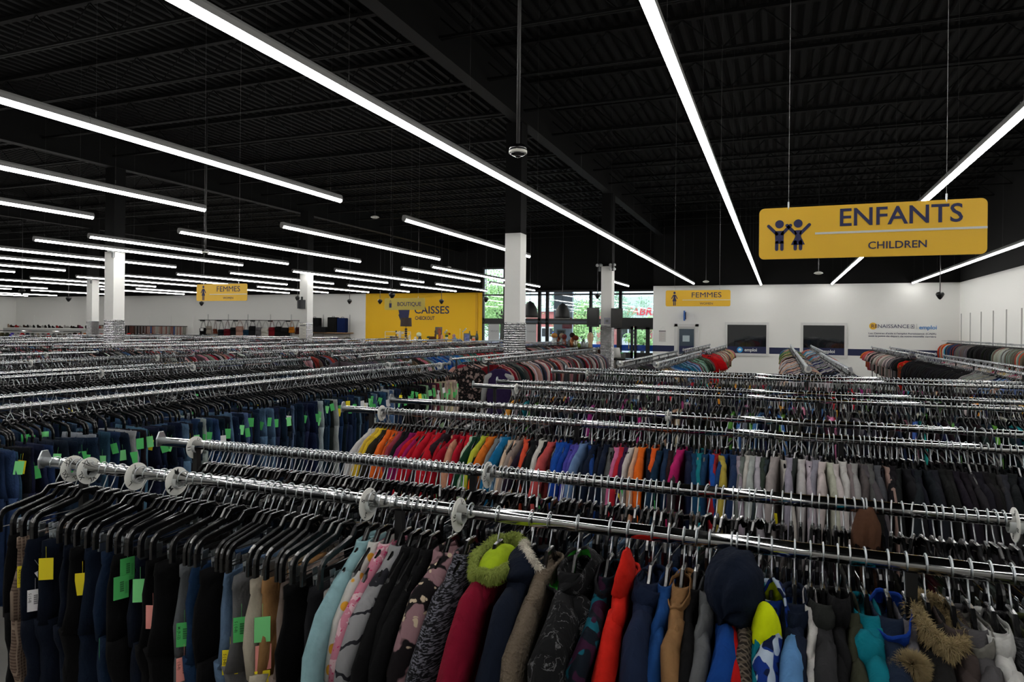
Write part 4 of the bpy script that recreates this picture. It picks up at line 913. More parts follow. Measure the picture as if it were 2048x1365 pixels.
for (a, b) in XS_M[2:]:
    for fx in (a, b): fill('y', fx, 9.9, 16.9, 0.07, lambda u, i: jit(random.choice(TM), 8), 'shirt', ('top', 'tops'), 'distant rack', individual=False, tagp=0.08)
for (a, b) in XS_N:
    for fx in (a, b): fill('y', fx, 18.5, 25.5, 0.09, lambda u, i: jit(random.choice(TM), 8), 'shirt', ('top', 'tops'), 'distant rack', individual=False)
# right block
def ra(u, i):
    if u < 11.0: return jit(random.choice([C(24, 24, 26), C(190, 160, 110), C(28, 28, 30), C(150, 130, 100)]), 6)
    if u < 13.4: return jit(random.choice([C(30, 80, 130), C(24, 110, 160), C(40, 50, 80), C(140, 160, 190), C(40, 48, 70), C(36, 90, 100)]), 8)
    return jit(random.choice([C(60, 80, 50), C(40, 60, 44), C(130, 180, 160), C(120, 60, 70), C(24, 26, 24)]), 8)
fill('y', -1.67, 10.05, 16.1, 0.06, ra, 'tee', ('t-shirt', 't-shirts'), 'rack below women sign', tagp=0.06)
fill('y', -2.2, 10.05, 16.1, 0.07, lambda u, i: jit(C(40, 40, 42), 14), 'tee', ('top', 'tops'), 'distant rack', individual=False)
def ra2(u, i):
    if u < 18.6: return jit(random.choice([C(186, 30, 40), C(160, 24, 40), C(200, 36, 44)]), 8)
    return jit(random.choice([C(200, 130, 130), C(206, 190, 110), C(200, 196, 188), C(120, 110, 90), C(190, 60, 60), C(60, 60, 54), C(110, 90, 80), C(214, 150, 120)]), 10)
fill('y', -1.67, 17.5, 24.0, 0.075, ra2, 'tee', ('t-shirt', 't-shirts'), 'rack before white door', tagp=0.08)
fill('y', -2.2, 17.5, 24.0, 0.08, lambda u, i: jit(random.choice([C(200, 110, 50), C(30, 30, 32), C(210, 206, 200), C(60, 90, 140)]), 8), 'tee', ('top', 'tops'), 'distant rack', individual=False)
pal = [C(206, 190, 160), C(150, 146, 144), C(26, 26, 28), C(190, 186, 190), C(200, 140, 120), C(130, 140, 170), C(60, 56, 56), C(196, 170, 150), C(30, 34, 60)]
fill('y', 0.36, 10.1, 16.8, 0.062, lambda u, i: jit(random.choice(pal), 8), 'tee', ('t-shirt', 't-shirts'), 'end-on rack left rail', tagp=0.05)
fill('y', 0.86, 10.1, 16.8, 0.062, lambda u, i: jit(random.choice(pal[1:4] + [C(24, 30, 80), C(24, 24, 26), C(140, 150, 140)]), 8), 'tee', ('t-shirt', 't-shirts'), 'end-on rack right rail', tagp=0.05)
fill('y', 0.36, 17.5, 25.2, 0.08, lambda u, i: jit(random.choice([C(110, 140, 80), C(206, 160, 120), C(40, 90, 150), C(26, 26, 28), C(120, 150, 90)]), 8), 'tee', ('top', 'tops'), 'distant rack', individual=False)
fill('y', 1.0, 17.5, 25.2, 0.08, lambda u, i: jit(random.choice([C(200, 120, 100), C(60, 160, 200), C(26, 26, 28), C(200, 200, 200)]), 8), 'tee', ('top', 'tops'), 'distant rack', individual=False)
def rc(u, i):
    if u < 10.9: return jit(random.choice([C(100, 130, 180), C(26, 34, 60), C(130, 150, 190), C(160, 130, 100)]), 8)
    if u < 12.2: return jit(random.choice([C(140, 138, 136), C(120, 118, 116), C(150, 148, 144)]), 8)
    return jit(C(20, 20, 22), 5)
fill('y', 2.78, 10.05, 17.0, 0.06, rc, 'shirt', ('top', 'tops'), 'right rack', tagp=0.10)
fill('y', 3.30, 10.05, 17.0, 0.07, lambda u, i: jit(random.choice([C(190, 186, 176), C(170, 40, 80), C(180, 150, 100), C(150, 146, 140)]), 8), 'shirt', ('top', 'tops'), 'distant rack', individual=False)
fill('y', 2.78, 18.1, 24.7, 0.075, lambda u, i: jit(random.choice([C(24, 24, 26), C(120, 118, 114)] if u < 19.3 else [C(206, 170, 156), C(206, 202, 196), C(150, 146, 140), C(60, 56, 54), C(210, 180, 176), C(206, 204, 198), C(130, 126, 120), C(30, 30, 32)] if u < 23.6 else [C(200, 60, 50), C(214, 90, 110), C(214, 120, 60)]), 8), 'tee', ('t-shirt', 't-shirts'), 'farther right rack', tagp=0.06)
fill('y', 3.30, 18.1, 24.7, 0.08, lambda u, i: jit(C(60, 60, 60), 20), 'tee', ('top', 'tops'), 'distant rack', individual=False)
def rd(u, i):
    if u > 29.8: return jit(random.choice([C(210, 206, 196), C(220, 150, 40), C(196, 40, 34), C(60, 160, 200), C(200, 80, 40)]), 8)
    if u > 28.2: return jit(random.choice([C(120, 50, 40), C(40, 60, 100), C(24, 34, 70), C(100, 90, 80)]), 8)
    if u > 26.6: return jit(C(110, 106, 104), 10)
    if u > 23.8: return jit(C(22, 22, 24), 5)
    return jit(random.choice([C(190, 70, 40), C(190, 190, 180), C(130, 150, 140), C(110, 100, 90)]), 8)
fill('y', 6.08, 20.0, 31.0, 0.085, rd, 'shirt', ('top', 'tops'), 'right wall rail', z=1.88, tagp=0.2, tagc=('yellow', 'green', 'mint', 'pink', 'blue'))

# ================================================================== FRONT RAIL, GARMENT BY GARMENT
FR = 'on the front rail'
def put_hanger(x, y, z, yaw, kind, label, group, parent_sx=1.0, roll=0.0, clips=True):
    o = bpy.data.objects.new('clothes_hanger', HM[kind]); COL.objects.link(o); o.location = (x, y, z); o.rotation_euler = (roll, 0, yaw)
    h = bpy.data.objects.new('hook', HM['hook']); COL.objects.link(h); h.parent = o
    if kind == 'pants' and clips:
        for s in (-1, 1):
            c = bpy.data.objects.new('clip', HM['clip']); COL.objects.link(c); c.parent = o; c.location = (0, s * random.uniform(0.11, 0.14), -0.186); c.rotation_euler = (0, 0, PI / 2 * 0 + random.uniform(-0.2, 0.2))
    return tag(o, hl(label, label.replace('black ', '', 1)), 'hanger', group)
def put_tag(parent, y, z, colr, side=1, x=0.03, rz=0.0, txt=None, tilt=0.0, s=1.25):
    o = bpy.data.objects.new('price_tag', TAGM); COL.objects.link(o); o.parent = parent; o.location = (x * side, y, z); o.rotation_euler = (tilt, 0, rz); o.scale = (s, s, s)
    o.material_slots[0].link = 'OBJECT'; o.material_slots[0].material = TAGC[colr]; tag(o, colr + ' paper price tag')
    if txt is not None:
        mb = MB()
        for q in range(14):
            w = 0.0007 if q % 3 else 0.0014; zz = -0.014 - q * 0.0018; mb.box(0.0007, 0.0009, -0.003, 0.006, zz - w, zz)
        for q in range(3): mb.box(0.0007, 0.0009, 0.009 + q * 0.0022, 0.0096 + q * 0.0022, -0.045, -0.016)
        ink = mat('tag_ink_' + colr, {'green': (16, 70, 34), 'yellow': (60, 56, 10), 'pink': (110, 50, 46), 'white': (60, 60, 64), 'mint': (30, 90, 50), 'blue': (30, 60, 80)}[colr], 0.8)
        mb.build('barcode', ink, o)
        me = text_mesh(txt, 0.0085, ink, 0.0001); co = np.empty(len(me.vertices) * 3); me.vertices.foreach_get('co', co); co = co.reshape(-1, 3)
        n = np.empty_like(co); n[:, 0] = 0.0008; n[:, 1] = co[:, 1] - 0.014; n[:, 2] = -0.008 - co[:, 0]
        me.vertices.foreach_set('co', n.ravel()); me.update(); t = bpy.data.objects.new('size_text', me); COL.objects.link(t); t.parent = o
    return o
def f_pants(x, m, label, L=0.92, w=0.17, t=0.024, yaw=0.0, tags=(), seed=0, pocket=False, waistm=None, z=1.7, y=1.70, A=0.005):
    name = 'trousers'
    rt = pants_mb(w, L, t, seed, n=30, A=A, steps=10).build(name, m, None, smooth=True, loc=(x, y, z)); rt.rotation_euler = (0, 0, yaw)
    tag(rt, label, 'trousers', 'pants hanging on the front rail')
    if pocket:
        st = mat('stitching', (120, 112, 96), 0.8)
        mb = MB()
        px = t * 1.35
        for (y0, y1, z0, z1) in ((-0.13, -0.125, -0.44, -0.34), (-0.04, -0.035, -0.44, -0.34), (-0.13, -0.035, -0.342, -0.338), (-0.13, -0.035, -0.443, -0.44)): mb.box(px, px + 0.0015, y0, y1, z0, z1)
        mb.build('pocket_stitching', st, rt)
        MB().box(px - 0.002, px + 0.0005, -0.128, -0.037, -0.44, -0.34).build('back_pocket', m, rt)
    for tg in tags: put_tag(rt, **tg)
    put_hanger(x, y, z, yaw, 'pants', 'black clip hanger holding the ' + label.split(',')[0].split(' with ')[0].split(' hanging')[0], 'clip hangers on the front rail')
    return rt
def T_(y, z, c, txt=None, x=0.034, rz=0.0, tilt=0.0, side=1): return dict(y=y, z=z, colr=c, txt=txt, x=x, rz=rz, tilt=tilt, side=side)
BLK = cloth((14, 14, 16)); DN1 = denim((24, 36, 56)); DN2 = denim((18, 26, 42)); DN3 = denim((30, 58, 92)); DNL = denim((104, 130, 160))
CHECK = pattern('beige_check', 'plaid', (132, 112, 98), (96, 78, 68), (160, 140, 124), 30)
HY = -0.175
pants = [
 (-2.40, BLK, 'black trousers at the far left end of the front rail', []),
 (-2.355, CHECK, 'beige checked trousers at the left end of the front rail', [T_(-0.17, -0.30, 'yellow', 'XL (15-17)', rz=-0.9)]),
 (-2.30, DN2, 'dark navy jeans second from the checked trousers, with white tags', [T_(-0.17, -0.37, 'white', 'S ( 0-8)', rz=-0.7), T_(-0.15, -0.31, 'white', '', tilt=0.5, rz=-0.8), T_(-0.12, -0.26, 'pink', '')]),
 (-2.235, DN2, 'dark blue jeans with a yellow tag, left of the pocketed jeans', [T_(-0.17, -0.26, 'yellow', rz=-1.0)]),
 (-2.165, DN2, 'dark denim trousers with visible back pocket stitching', []),
 (-2.08, BLK, 'black trousers with a plain yellow tag', [T_(-0.16, -0.29, 'yellow', rz=-0.9)]),
 (-2.02, DN1, 'dark slim jeans right of the yellow-tagged black trousers', []),
 (-1.955, denim((26, 44, 70)), 'navy ribbed-waist jeans with a low green tag', [T_(-0.17, -0.47, 'green', 'M (9-12)', rz=-1.0)]),
 (-1.89, BLK, 'black trousers between two green tags', [T_(-0.17, -0.27, 'green', '', rz=-0.3), T_(-0.15, -0.22, 'green', '', rz=-0.2)]),
 (-1.835, DN2, 'very dark navy jeans below the M disc', [T_(-0.17, -0.27, 'mint', rz=-1.1)]),
 (-1.765, BLK, 'wide black trousers with a pink tag', [T_(-0.17, -0.34, 'pink', rz=-1.2)]),
 (-1.70, BLK, 'plain black trousers right of the pink-tagged pair', []),
 (-1.635, denim((104, 108, 112)), 'grey jeans with green and pink tags', [T_(-0.17, -0.37, 'green', 'M (9-12)', rz=-0.8), T_(-0.17, -0.47, 'pink', '( 0-8)', rz=-0.4)]),
 (-1.58, DN3, 'mid blue denim trousers with a silver rivet', []),
 (-1.525, BLK, 'black leggings between blue denim and light jeans', []),
 (-1.475, DNL, 'light blue jeans with a yellow tag', [T_(-0.17, -0.42, 'yellow', 'S ( 0-8)', rz=-1.0)]),
 (-1.425, cloth((110, 110, 112)), 'grey joggers with a green printed tag', [T_(-0.17, -0.32, 'green', 'S ( 0-8)', rz=-0.8)]),
 (-1.375, cloth((206, 196, 176)), 'cream trousers with mint, pink and yellow tags', [T_(-0.17, -0.31, 'mint', rz=-1.0), T_(-0.165, -0.39, 'pink', rz=-0.8), T_(-0.17, -0.46, 'yellow', rz=-1.0)]),
 (-1.335, cloth((186, 140, 92)), 'narrow tan trousers behind the cream pair', []),
 (-1.285, cloth((140, 124, 116)), 'taupe corduroy trousers on the front rail', []),
 (-1.23, BLK, 'black trousers right of the taupe corduroys', []),
 (-1.175, cloth((40, 40, 44)), 'charcoal trousers near the S disc', []),
 (-1.125, cloth((186, 182, 176)), 'off-white trousers hanging just left of the S disc', [T_(-0.17, -0.44, 'white', 'S (0-8)', rz=-0.7)]),
]
for i, (x, m, lb, tg) in enumerate(pants):
    f_pants(x, m, lb, yaw=random.uniform(-0.16, 0.12) + (0.14 if i == 4 else 0), tags=tg, seed=100 + i, pocket=(i == 4), w=0.165 + 0.01 * (i % 3), t=0.022 + 0.004 * (i % 2), A=0.006 if i % 3 else 0.004)
for i, (x, wh) in enumerate(((-2.27, 'between the XXL and XL discs'), (-2.13, 'left of the L disc'), (-1.99, 'just right of the L disc'), (-1.86, 'just left of the M disc'), (-1.80, 'just right of the M disc'), (-1.735, 'beside the wide black trousers'), (-1.605, 'left of the riveted denim'), (-1.45, 'over the light blue jeans'), (-1.31, 'beside the taupe corduroys'), (-1.20, 'left of the S disc'))):
    put_hanger(x, 1.70, 1.7, random.uniform(-0.25, 0.15), 'pants', 'empty black clip hanger on the front rail, ' + wh, 'empty hangers among the pants', clips=(i % 2 == 0))

def top_obj(x, m, label, cat='top', hw=0.15, L=0.55, t=0.03, seed=0, sleeve='long', sr=0.05, yaw=0.0, y=1.70, z=1.7, A=0.006, hk='top', group=None, name='top', hanger=True, collar=True, roll=0.0, out=0.12):
    rt = garment_mb(name, hw, L, t, seed, n=30, sleeve=sleeve, A=A, steps=12, collar=collar, sr=sr, out=out).build(name, m, None, smooth=True, loc=(x, y, z)); rt.rotation_euler = (roll, 0, yaw)
    tag(rt, label, cat, group)
    if hanger: put_hanger(x, y, z, yaw, hk, 'black hanger holding the ' + label.split(' on the')[0].split(' hanging')[0].split(',')[0], 'hangers of the front rail tops and jackets')
    return rt
o = top_obj(-1.085, cloth((150, 190, 196)), 'pale aqua long-sleeved top just right of the S disc', 'top', seed=1, hw=0.155, t=0.02, sr=0.036)
o = top_obj(-1.05, pattern('yellow_spots', 'dots', (206, 204, 198), (222, 160, 50), None, 22), 'white top with yellow spots, between the aqua and pink tops', 'top', seed=2, t=0.018, sr=0.034, sleeve='short')
o = top_obj(-1.015, pattern('pink_floral', 'floral', (204, 130, 150), (226, 190, 196), (200, 60, 110), 26), 'pink floral ruffled top beside the spotted one', 'top', seed=3, t=0.02, sr=0.036, sleeve='short')
o = top_obj(-0.975, pattern('grey_zigzag', 'zigzag', (150, 150, 152), (40, 40, 46), None, 5), 'light grey top with dark zigzag pattern and green tags', 'top', seed=4, t=0.024, sr=0.04)
put_tag(o, -0.19, -0.24, 'green', txt='S (4)', x=0.03, rz=-0.8); put_tag(o, -0.19, -0.34, 'mint', x=0.03, rz=-0.9)
for i, (x, lb) in enumerate(((-0.945, 'black top right of the grey zigzag one'), (-0.915, 'plain black top with a pink tag before the floral blouse'), (-0.885, 'black top behind the dark floral blouse'))):
    o = top_obj(x, BLK, lb, 'top', seed=5 + i, t=0.018, sr=0.03)
    if i == 1: put_tag(o, -0.17, -0.31, 'pink', txt='', x=0.03, rz=-0.4); put_tag(o, -0.15, -0.29, 'white', x=0.03, rz=-0.3)
FLORAL = pattern('dark_floral', 'floral', (22, 17, 20), (150, 116, 122), (206, 186, 160), 15)
o = top_obj(-0.83, FLORAL, 'dark blouse with large pink and cream flowers', 'blouse', seed=9, t=0.034, sr=0.052)
o = top_obj(-0.775, pattern('grey_tweed', 'tweed', (20, 20, 24), (112, 112, 122), None, 14), 'black and grey textured jacket beside the floral blouse', 'jacket', seed=10, t=0.03, sr=0.048)

def hood_obj(parent, c, r, m, lining=None, open_dir=(-0.1, -0.6, 0.8), cut=0.25, seed=0, fur=None, furn=1500, furw=0.016, furl=0.03, name='hood', A=0.005, lab=None):
    """draped hood: ellipsoid shell, cut by a plane facing open_dir, with lining and optional fur edge"""
    rg = random.Random(seed); D = Vector(open_dir).normalized(); U = D.orthogonal().normalized(); V = D.cross(U); nU, nV = 30, 12
    a0 = math.acos(max(-1, min(1, cut)))
    def P(a, b, k=1.0):
        d = D * math.cos(a) + (U * math.cos(b) + V * math.sin(b)) * math.sin(a)
        w = 1 + 0.07 * math.sin(4 * b + seed) * (a / PI) + 0.05 * math.sin(7 * b + 5 * a + seed * 2)
        return Vector((c[0] + d.x * r[0] * k * w, c[1] + d.y * r[1] * k * w, c[2] + d.z * r[2] * k * w))
    def shell(k, flipn=False):
        loops = [[P(a0 + (PI * 0.995 - a0) * i / nV, 2 * PI * j / nU, k) for j in range(nU)] for i in range(nV + 1)]
        mb = MB(); mb.loft(loops, False, True); return mb
    h = shell(1.0).build(name, m, parent, smooth=True)
    if lab: tag(h, lab)
    ln = shell(0.90).build('hood_lining', lining or m, h, smooth=True)
    if lining: tag(ln, 'contrasting lining of the hood')
    mb = MB(); mb.loft([[P(a0, 2 * PI * j / nU, kk) + D * dd for j in range(nU)] for kk, dd in ((1.0, 0), (0.97, 0.006), (0.92, 0.004), (0.90, 0))], False, False); mb.build('hood_hem', m if not fur else fur, h, smooth=True)
    if fur:
        vs = []; fs = []
        for q in range(furn):
            b = rg.uniform(0, 2 * PI); th = rg.uniform(0, 2 * PI); base = P(a0, b, 0.97)
            out = (P(a0, b, 1.1) - base).normalized(); n = (out * math.cos(th) + D * math.sin(th)); bs = base + n * furw * rg.uniform(0.5, 1)
            dr = (n + Vector((rg.gauss(0, .4), rg.gauss(0, .4), rg.gauss(0, .4) - 0.3))).normalized(); L = furl * rg.uniform(0.6, 1.2)
            s1 = dr.orthogonal().normalized() * 0.0009; s2 = dr.cross(s1).normalized() * 0.0009; o = len(vs)
            mid = bs + dr * L * 0.5 + Vector((0, 0, -0.002)); tip = bs + dr * L + Vector((0, 0, -0.006))
            vs += [bs + s1, bs - s1 + s2, bs - s1 - s2, mid + s1 * .7, mid - s1 * .7 + s2 * .7, mid - s1 * .7 - s2 * .7, tip]
            fs += [(o, o + 1, o + 4, o + 3), (o + 1, o + 2, o + 5, o + 4), (o + 2, o, o + 3, o + 5), (o + 3, o + 4, o + 6), (o + 4, o + 5, o + 6), (o + 5, o + 3, o + 6)]
        ring = MB(); ring.loft([[P(a0, 2 * PI * j / nU, 0.97) + ((P(a0, 2 * PI * j / nU, 1.1) - P(a0, 2 * PI * j / nU, 0.97)).normalized() * math.cos(t) + D * math.sin(t)) * furw * 0.8 for j in range(nU)] for t in np.linspace(0, 2 * PI, 9)], False, False)
        o0 = len(ring.v); ring.add(vs, fs); f = ring.build('fur_trim', fur, h); 
    return h
def fur_ball(parent, c, r, m, n=1800, furl=0.03, name='pompom', seed=3):
    rg = random.Random(seed); mb = MB(); mb.ball(c, r * 0.6); vs = []; fs = []
    for q in range(n):
        d = Vector((rg.gauss(0, 1), rg.gauss(0, 1), rg.gauss(0, 1))).normalized(); bs = Vector(c) + d * r * 0.5; dr = (d + Vector((rg.gauss(0, .25), rg.gauss(0, .25), rg.gauss(0, .25) - .2))).normalized()
        s1 = dr.orthogonal().normalized() * 0.0012; s2 = dr.cross(s1).normalized() * 0.0012; L = furl * rg.uniform(.7, 1.2); o = len(vs)
        vs += [bs + s1, bs - s1 + s2, bs - s1 - s2, bs + dr * L + Vector((0, 0, -0.006))]; fs += [(o, o + 1, o + 3), (o + 1, o + 2, o + 3), (o + 2, o, o + 3)]
    mb.add(vs, fs); return mb.build(name, m, parent)
GRP = 'jackets on the front rail'
def jacket(x, m, label, seed, t=0.036, hw=0.19, sr=0.062, yaw=0.0, cat='jacket', **k): return top_obj(x, m, label, cat, hw, 0.60, t * 0.80, seed, 'long', sr, yaw, A=0.010, group=GRP, name='jacket', **k)
FURG = mat('fur_green', (128, 140, 62), 0.95); FURB = mat('fur_tan', (134, 118, 84), 0.95); FURW = mat('fur_cream', (196, 190, 176), 0.95); FURBR = mat('fur_brown', (104, 90, 74), 0.95)
BURG = cloth((128, 14, 42)); NAVYC = cloth((16, 24, 40))
# burgundy coat with the green furry hood
o = jacket(-0.695, BURG, 'burgundy winter coat with a lime green fur-edged hood', 11, yaw=0.05)
hood_obj(o, (0.012, -0.02, -0.105), (0.056, 0.125, 0.055), BURG, cloth((136, 160, 24)), (0.0, -0.25, 0.95), 0.1, 1, FURG, 6500, 0.016, 0.012)
MB().ball((0.010, -0.02, -0.125), (0.046, 0.108, 0.046), 22, 12).build('fleece_lining', cloth((176, 204, 34)), o, smooth=True)
put_tag(o, -0.14, -0.27, 'green', x=0.05, rz=-0.6)
# navy coat with birds
o = jacket(-0.60, NAVYC, 'navy coat with white embroidered birds and cream fur hood lining', 12, yaw=0.02)
hood_obj(o, (0.0, -0.01, -0.115), (0.052, 0.115, 0.052), NAVYC, cloth((176, 190, 200)), (0.62, 0.68, 0.5), 0.25, 2, FURW, 3500, 0.010, 0.012)
mb = MB()
for (by, bz, s) in ((-0.225, -0.29, 1.0), (-0.235, -0.345, 0.8)):
    mb.ball((0.052, by, bz), (0.002, 0.011 * s, 0.010 * s), 10, 6); mb.ball((0.053, by - 0.006 * s, bz + 0.012 * s), (0.002, 0.006 * s, 0.006 * s), 8, 5)
    mb.tube([(0.052, by + 0.006 * s, bz + 0.002), (0.053, by + 0.02 * s, bz + 0.010 * s)], 0.002, 5); 
    for q in (-0.003, 0.003): mb.tube([(0.052, by + q, bz - 0.008 * s), (0.053, by + q, bz - 0.022 * s)], 0.0008, 4)
mb.build('bird_embroidery', WHITEP, o)
o = jacket(-0.55, mat('fur_coat', (92, 80, 66), 0.98, bump=1.0, bscale=120), 'brown fake-fur vest behind the navy bird coat', 13, t=0.028, sr=0.04)
put_tag(o, -0.20, -0.28, 'green', x=0.05, rz=-0.5); put_tag(o, -0.25, -0.31, 'mint', x=0.05, rz=-0.6)
CRK = pattern('crackle', 'crackle', (20, 20, 22), (104, 104, 106), None, 13)
o = jacket(-0.475, CRK, 'black jacket with grey lightning cracks and bright green lining', 14, t=0.046, sr=0.066, yaw=0.06)
hood_obj(o, (-0.005, -0.02, -0.115), (0.066, 0.12, 0.06), CRK, cloth((70, 196, 66)), (-0.5, -0.3, 0.8), 0.2, 3)
hood_obj(o, (0.025, -0.13, -0.22), (0.062, 0.06, 0.085), CRK, cloth((70, 196, 66)), (-0.8, -0.4, 0.35), 0.45, 4, name='collar_flap')
CAM = pattern('camo', 'camo', (16, 24, 34), (14, 88, 104), (56, 24, 50), 24)
o = jacket(-0.39, CAM, 'teal and purple camouflage jacket next to the red one', 15, t=0.026, sr=0.036)
hood_obj(o, (0, -0.02, -0.12), (0.030, 0.09, 0.045), cloth((30, 30, 34)), cloth((62, 30, 74)), (0.6, -0.3, 0.8), 0.2, 5)
RED = cloth((214, 36, 24))
o = jacket(-0.345, RED, 'bright red jacket with a pointed collar and purple fleece inside', 16, t=0.026, sr=0.038)
hood_obj(o, (0.0, -0.05, -0.10), (0.024, 0.075, 0.070), RED, cloth((60, 26, 78)), (-0.8, -0.1, 0.5), 0.3, 6, name='collar')
MB().lathe([(0.001, 0), (0.007, 0), (0.006, 0.002), (0.001, 0.002)], n=14).xform(Matrix.Rotation(PI / 2, 4, 'Y')).build('button', mat('button_dark', (50, 24, 34), 0.3), o, loc=(0.036, -0.10, -0.15))
NJ = cloth((24, 36, 62))
o = jacket(-0.285, NJ, 'navy jacket with pale stitching, right of the bright red one', 17, t=0.034, sr=0.05)
hood_obj(o, (0.0, -0.03, -0.125), (0.040, 0.10, 0.050), NJ, cloth((150, 140, 120)), (0.3, 0.2, 0.9), 0.3, 7)
put_tag(o, -0.18, -0.24, 'green', txt='', x=0.045, rz=-0.3)
o = jacket(-0.245, cloth((26, 70, 130)), 'narrow blue jacket between navy and camel ones', 18, t=0.02, sr=0.03)
CAMEL = cloth((150, 112, 74))
o = jacket(-0.21, CAMEL, 'camel tan jacket with a rolled collar', 19, t=0.026, sr=0.036)
hood_obj(o, (0.0, -0.05, -0.12), (0.030, 0.075, 0.045), CAMEL, None, (-0.2, -0.5, 0.8), 0.35, 8, name='collar')
o = jacket(-0.18, BLK, 'black jacket with a green tag, right of the camel one', 20, t=0.018, sr=0.03); put_tag(o, -0.17, -0.20, 'green', txt='', x=0.025, rz=-0.2)
o = jacket(-0.15, cloth((96, 98, 100)), 'grey jacket left of the large navy hood', 21, t=0.022, sr=0.034)
BLUE = cloth((16, 66, 142)); NH = cloth((14, 24, 42))
o = jacket(-0.10, BLUE, 'blue jacket with a very large dark navy hood over its hanger', 22, t=0.030, sr=0.045)
hood_obj(o, (0.012, -0.06, -0.085), (0.064, 0.10, 0.088), NH, None, (0.3, 0.9, 0.4), 0.6, 9, lab='large dark navy hood')
o = jacket(-0.088, cloth((190, 24, 24)), 'red jacket mostly hidden behind the large navy hood', 23, t=0.02, sr=0.03)
PLD = pattern('brown_plaid', 'plaid', (44, 38, 34), (88, 78, 66), (110, 100, 90), 34)
o = jacket(-0.065, PLD, 'brown plaid jacket between the navy hood and the neon lining', 24, t=0.024, sr=0.034)
hood_obj(o, (0.0, -0.05, -0.12), (0.032, 0.075, 0.055), cloth((60, 56, 54)), cloth((34, 34, 36)), (-0.1, -0.4, 0.9), 0.35, 10)
TEAL = cloth((14, 116, 132))
o = jacket(-0.04, TEAL, 'slim teal jacket left of the neon lined hood', 25, t=0.018, sr=0.028)
BPR = pattern('blue_print', 'camo', (18, 50, 128), (12, 24, 60), (180, 196, 214), 26)
o = jacket(-0.012, BPR, 'blue printed coat with neon yellow hood lining', 26, t=0.032, sr=0.045)
NEON = cloth((222, 240, 10))
hood_obj(o, (0.0, -0.08, -0.155), (0.042, 0.072, 0.105), BPR, NEON, (-0.5, -0.75, 0.35), 0.0, 11)
fb = MB().ball((0, 0, 0), (0.032, 0.052, 0.085), 22, 16); fb.v = [fold(p, 0.006, 1.3, 0.1) for p in fb.v]; fb.build('fleece_lining', NEON, o, smooth=True, loc=(-0.014, -0.125, -0.170)); put_tag(o, -0.165, -0.29, 'green', x=0.03, rz=-0.2)
o = jacket(0.037, cloth((20, 30, 50)), 'navy jacket with light blue lower panels', 27, t=0.03, sr=0.042)
MB().tube([(-0.004, -0.115, -0.165), (-0.006, -0.16, -0.195), (-0.006, -0.21, -0.24), (-0.004, -0.27, -0.33), (0, -0.31, -0.45)], [0.016, 0.027, 0.033, 0.036, 0.03], 14, flat=2.3).build('sleeve_panel', cloth((92, 140, 190)), o, smooth=True)
hood_obj(o, (0.0, -0.04, -0.13), (0.034, 0.08, 0.05), cloth((20, 30, 50)), cloth((24, 70, 140)), (0, 0.1, 0.9), 0.35, 12)
o = jacket(0.07, cloth((206, 204, 200)), 'narrow white jacket sliver right of the light blue panels', 28, t=0.016, sr=0.026)
o = jacket(0.096, cloth((50, 50, 52)), 'charcoal jacket with a soft collar', 29, t=0.03, sr=0.045)
hood_obj(o, (0.0, -0.03, -0.115), (0.034, 0.09, 0.05), cloth((44, 46, 44)), cloth((40, 40, 40)), (0, 0.2, 0.9), 0.4, 13)
o = jacket(0.126, cloth((22, 22, 24)), 'black jacket between charcoal and olive ones', 30, t=0.02, sr=0.03)
hood_obj(o, (0.0, -0.03, -0.10), (0.024, 0.08, 0.05), cloth((20, 20, 22)), None, (0, 0.2, 0.9), 0.4, 14)
OLV = cloth((56, 58, 44))
o = jacket(0.15, OLV, 'olive jacket left of the teal hooded one', 31, t=0.02, sr=0.03)
TL2 = cloth((8, 118, 134))
o = jacket(0.18, TL2, 'bright teal hooded jacket', 32, t=0.030, sr=0.042, yaw=0.05)
hood_obj(o, (-0.01, -0.11, -0.165), (0.036, 0.055, 0.050), TL2, None, (0.4, 0.5, 0.6), 0.5, 15)
NV2 = cloth((26, 38, 58))
o = jacket(0.225, NV2, 'navy jacket with a royal blue lined hood', 33, t=0.036, sr=0.05)
hood_obj(o, (0.0, -0.03, -0.11), (0.044, 0.10, 0.055), cloth((20, 60, 150)), cloth((16, 70, 170)), (-0.2, -0.3, 0.9), 0.15, 16)
hood_obj(o, (0.01, -0.135, -0.20), (0.042, 0.045, 0.055), NV2, None, (0.1, 0.8, 0.6), 0.5, 17, name='hood_back')
o = jacket(0.26, cloth((100, 98, 104)), 'heather grey jacket right of the blue lined hood', 34, t=0.020, sr=0.03)
BF = cloth((26, 25, 25))
o = jacket(0.297, BF, 'black parka with brown fur hood, tan strap and fur pompom', 35, t=0.034, sr=0.05)
hood_obj(o, (0.015, -0.03, -0.115), (0.040, 0.11, 0.055), BF, cloth((46, 44, 44)), (0.2, -0.15, 0.9), 0.15, 18, FURB, 6500, 0.013, 0.020)
fur_ball(o, (-0.050, -0.165, -0.155), 0.030, FURB, 5500, 0.026)
MB().tube([(-0.040, -0.05, -0.115), (-0.046, -0.085, -0.14), (-0.046, -0.11, -0.185)], 0.006, 8, flat=1.8).build('tan_strap', cloth((140, 104, 70)), o, smooth=True)
mb = MB(); vs = [[(0.0, 0.008 * math.cos(a) * 1, 0.008 * math.sin(a)) for a in np.linspace(0, 2 * PI, 16, endpoint=False)]]
MB().tube([(0.008 * math.cos(a), 0, 0.008 * math.sin(a)) for a in np.linspace(0, 2 * PI, 17)], 0.0022, 6).xform(Matrix.Rotation(PI / 2, 4, 'Z')).build('grommet', CHROME, o, loc=(-0.040, -0.115, -0.215))
BRG = cloth((70, 60, 58))
o = jacket(0.343, BRG, 'brown-grey jacket right of the fur-trimmed parka', 36, t=0.028, sr=0.04)
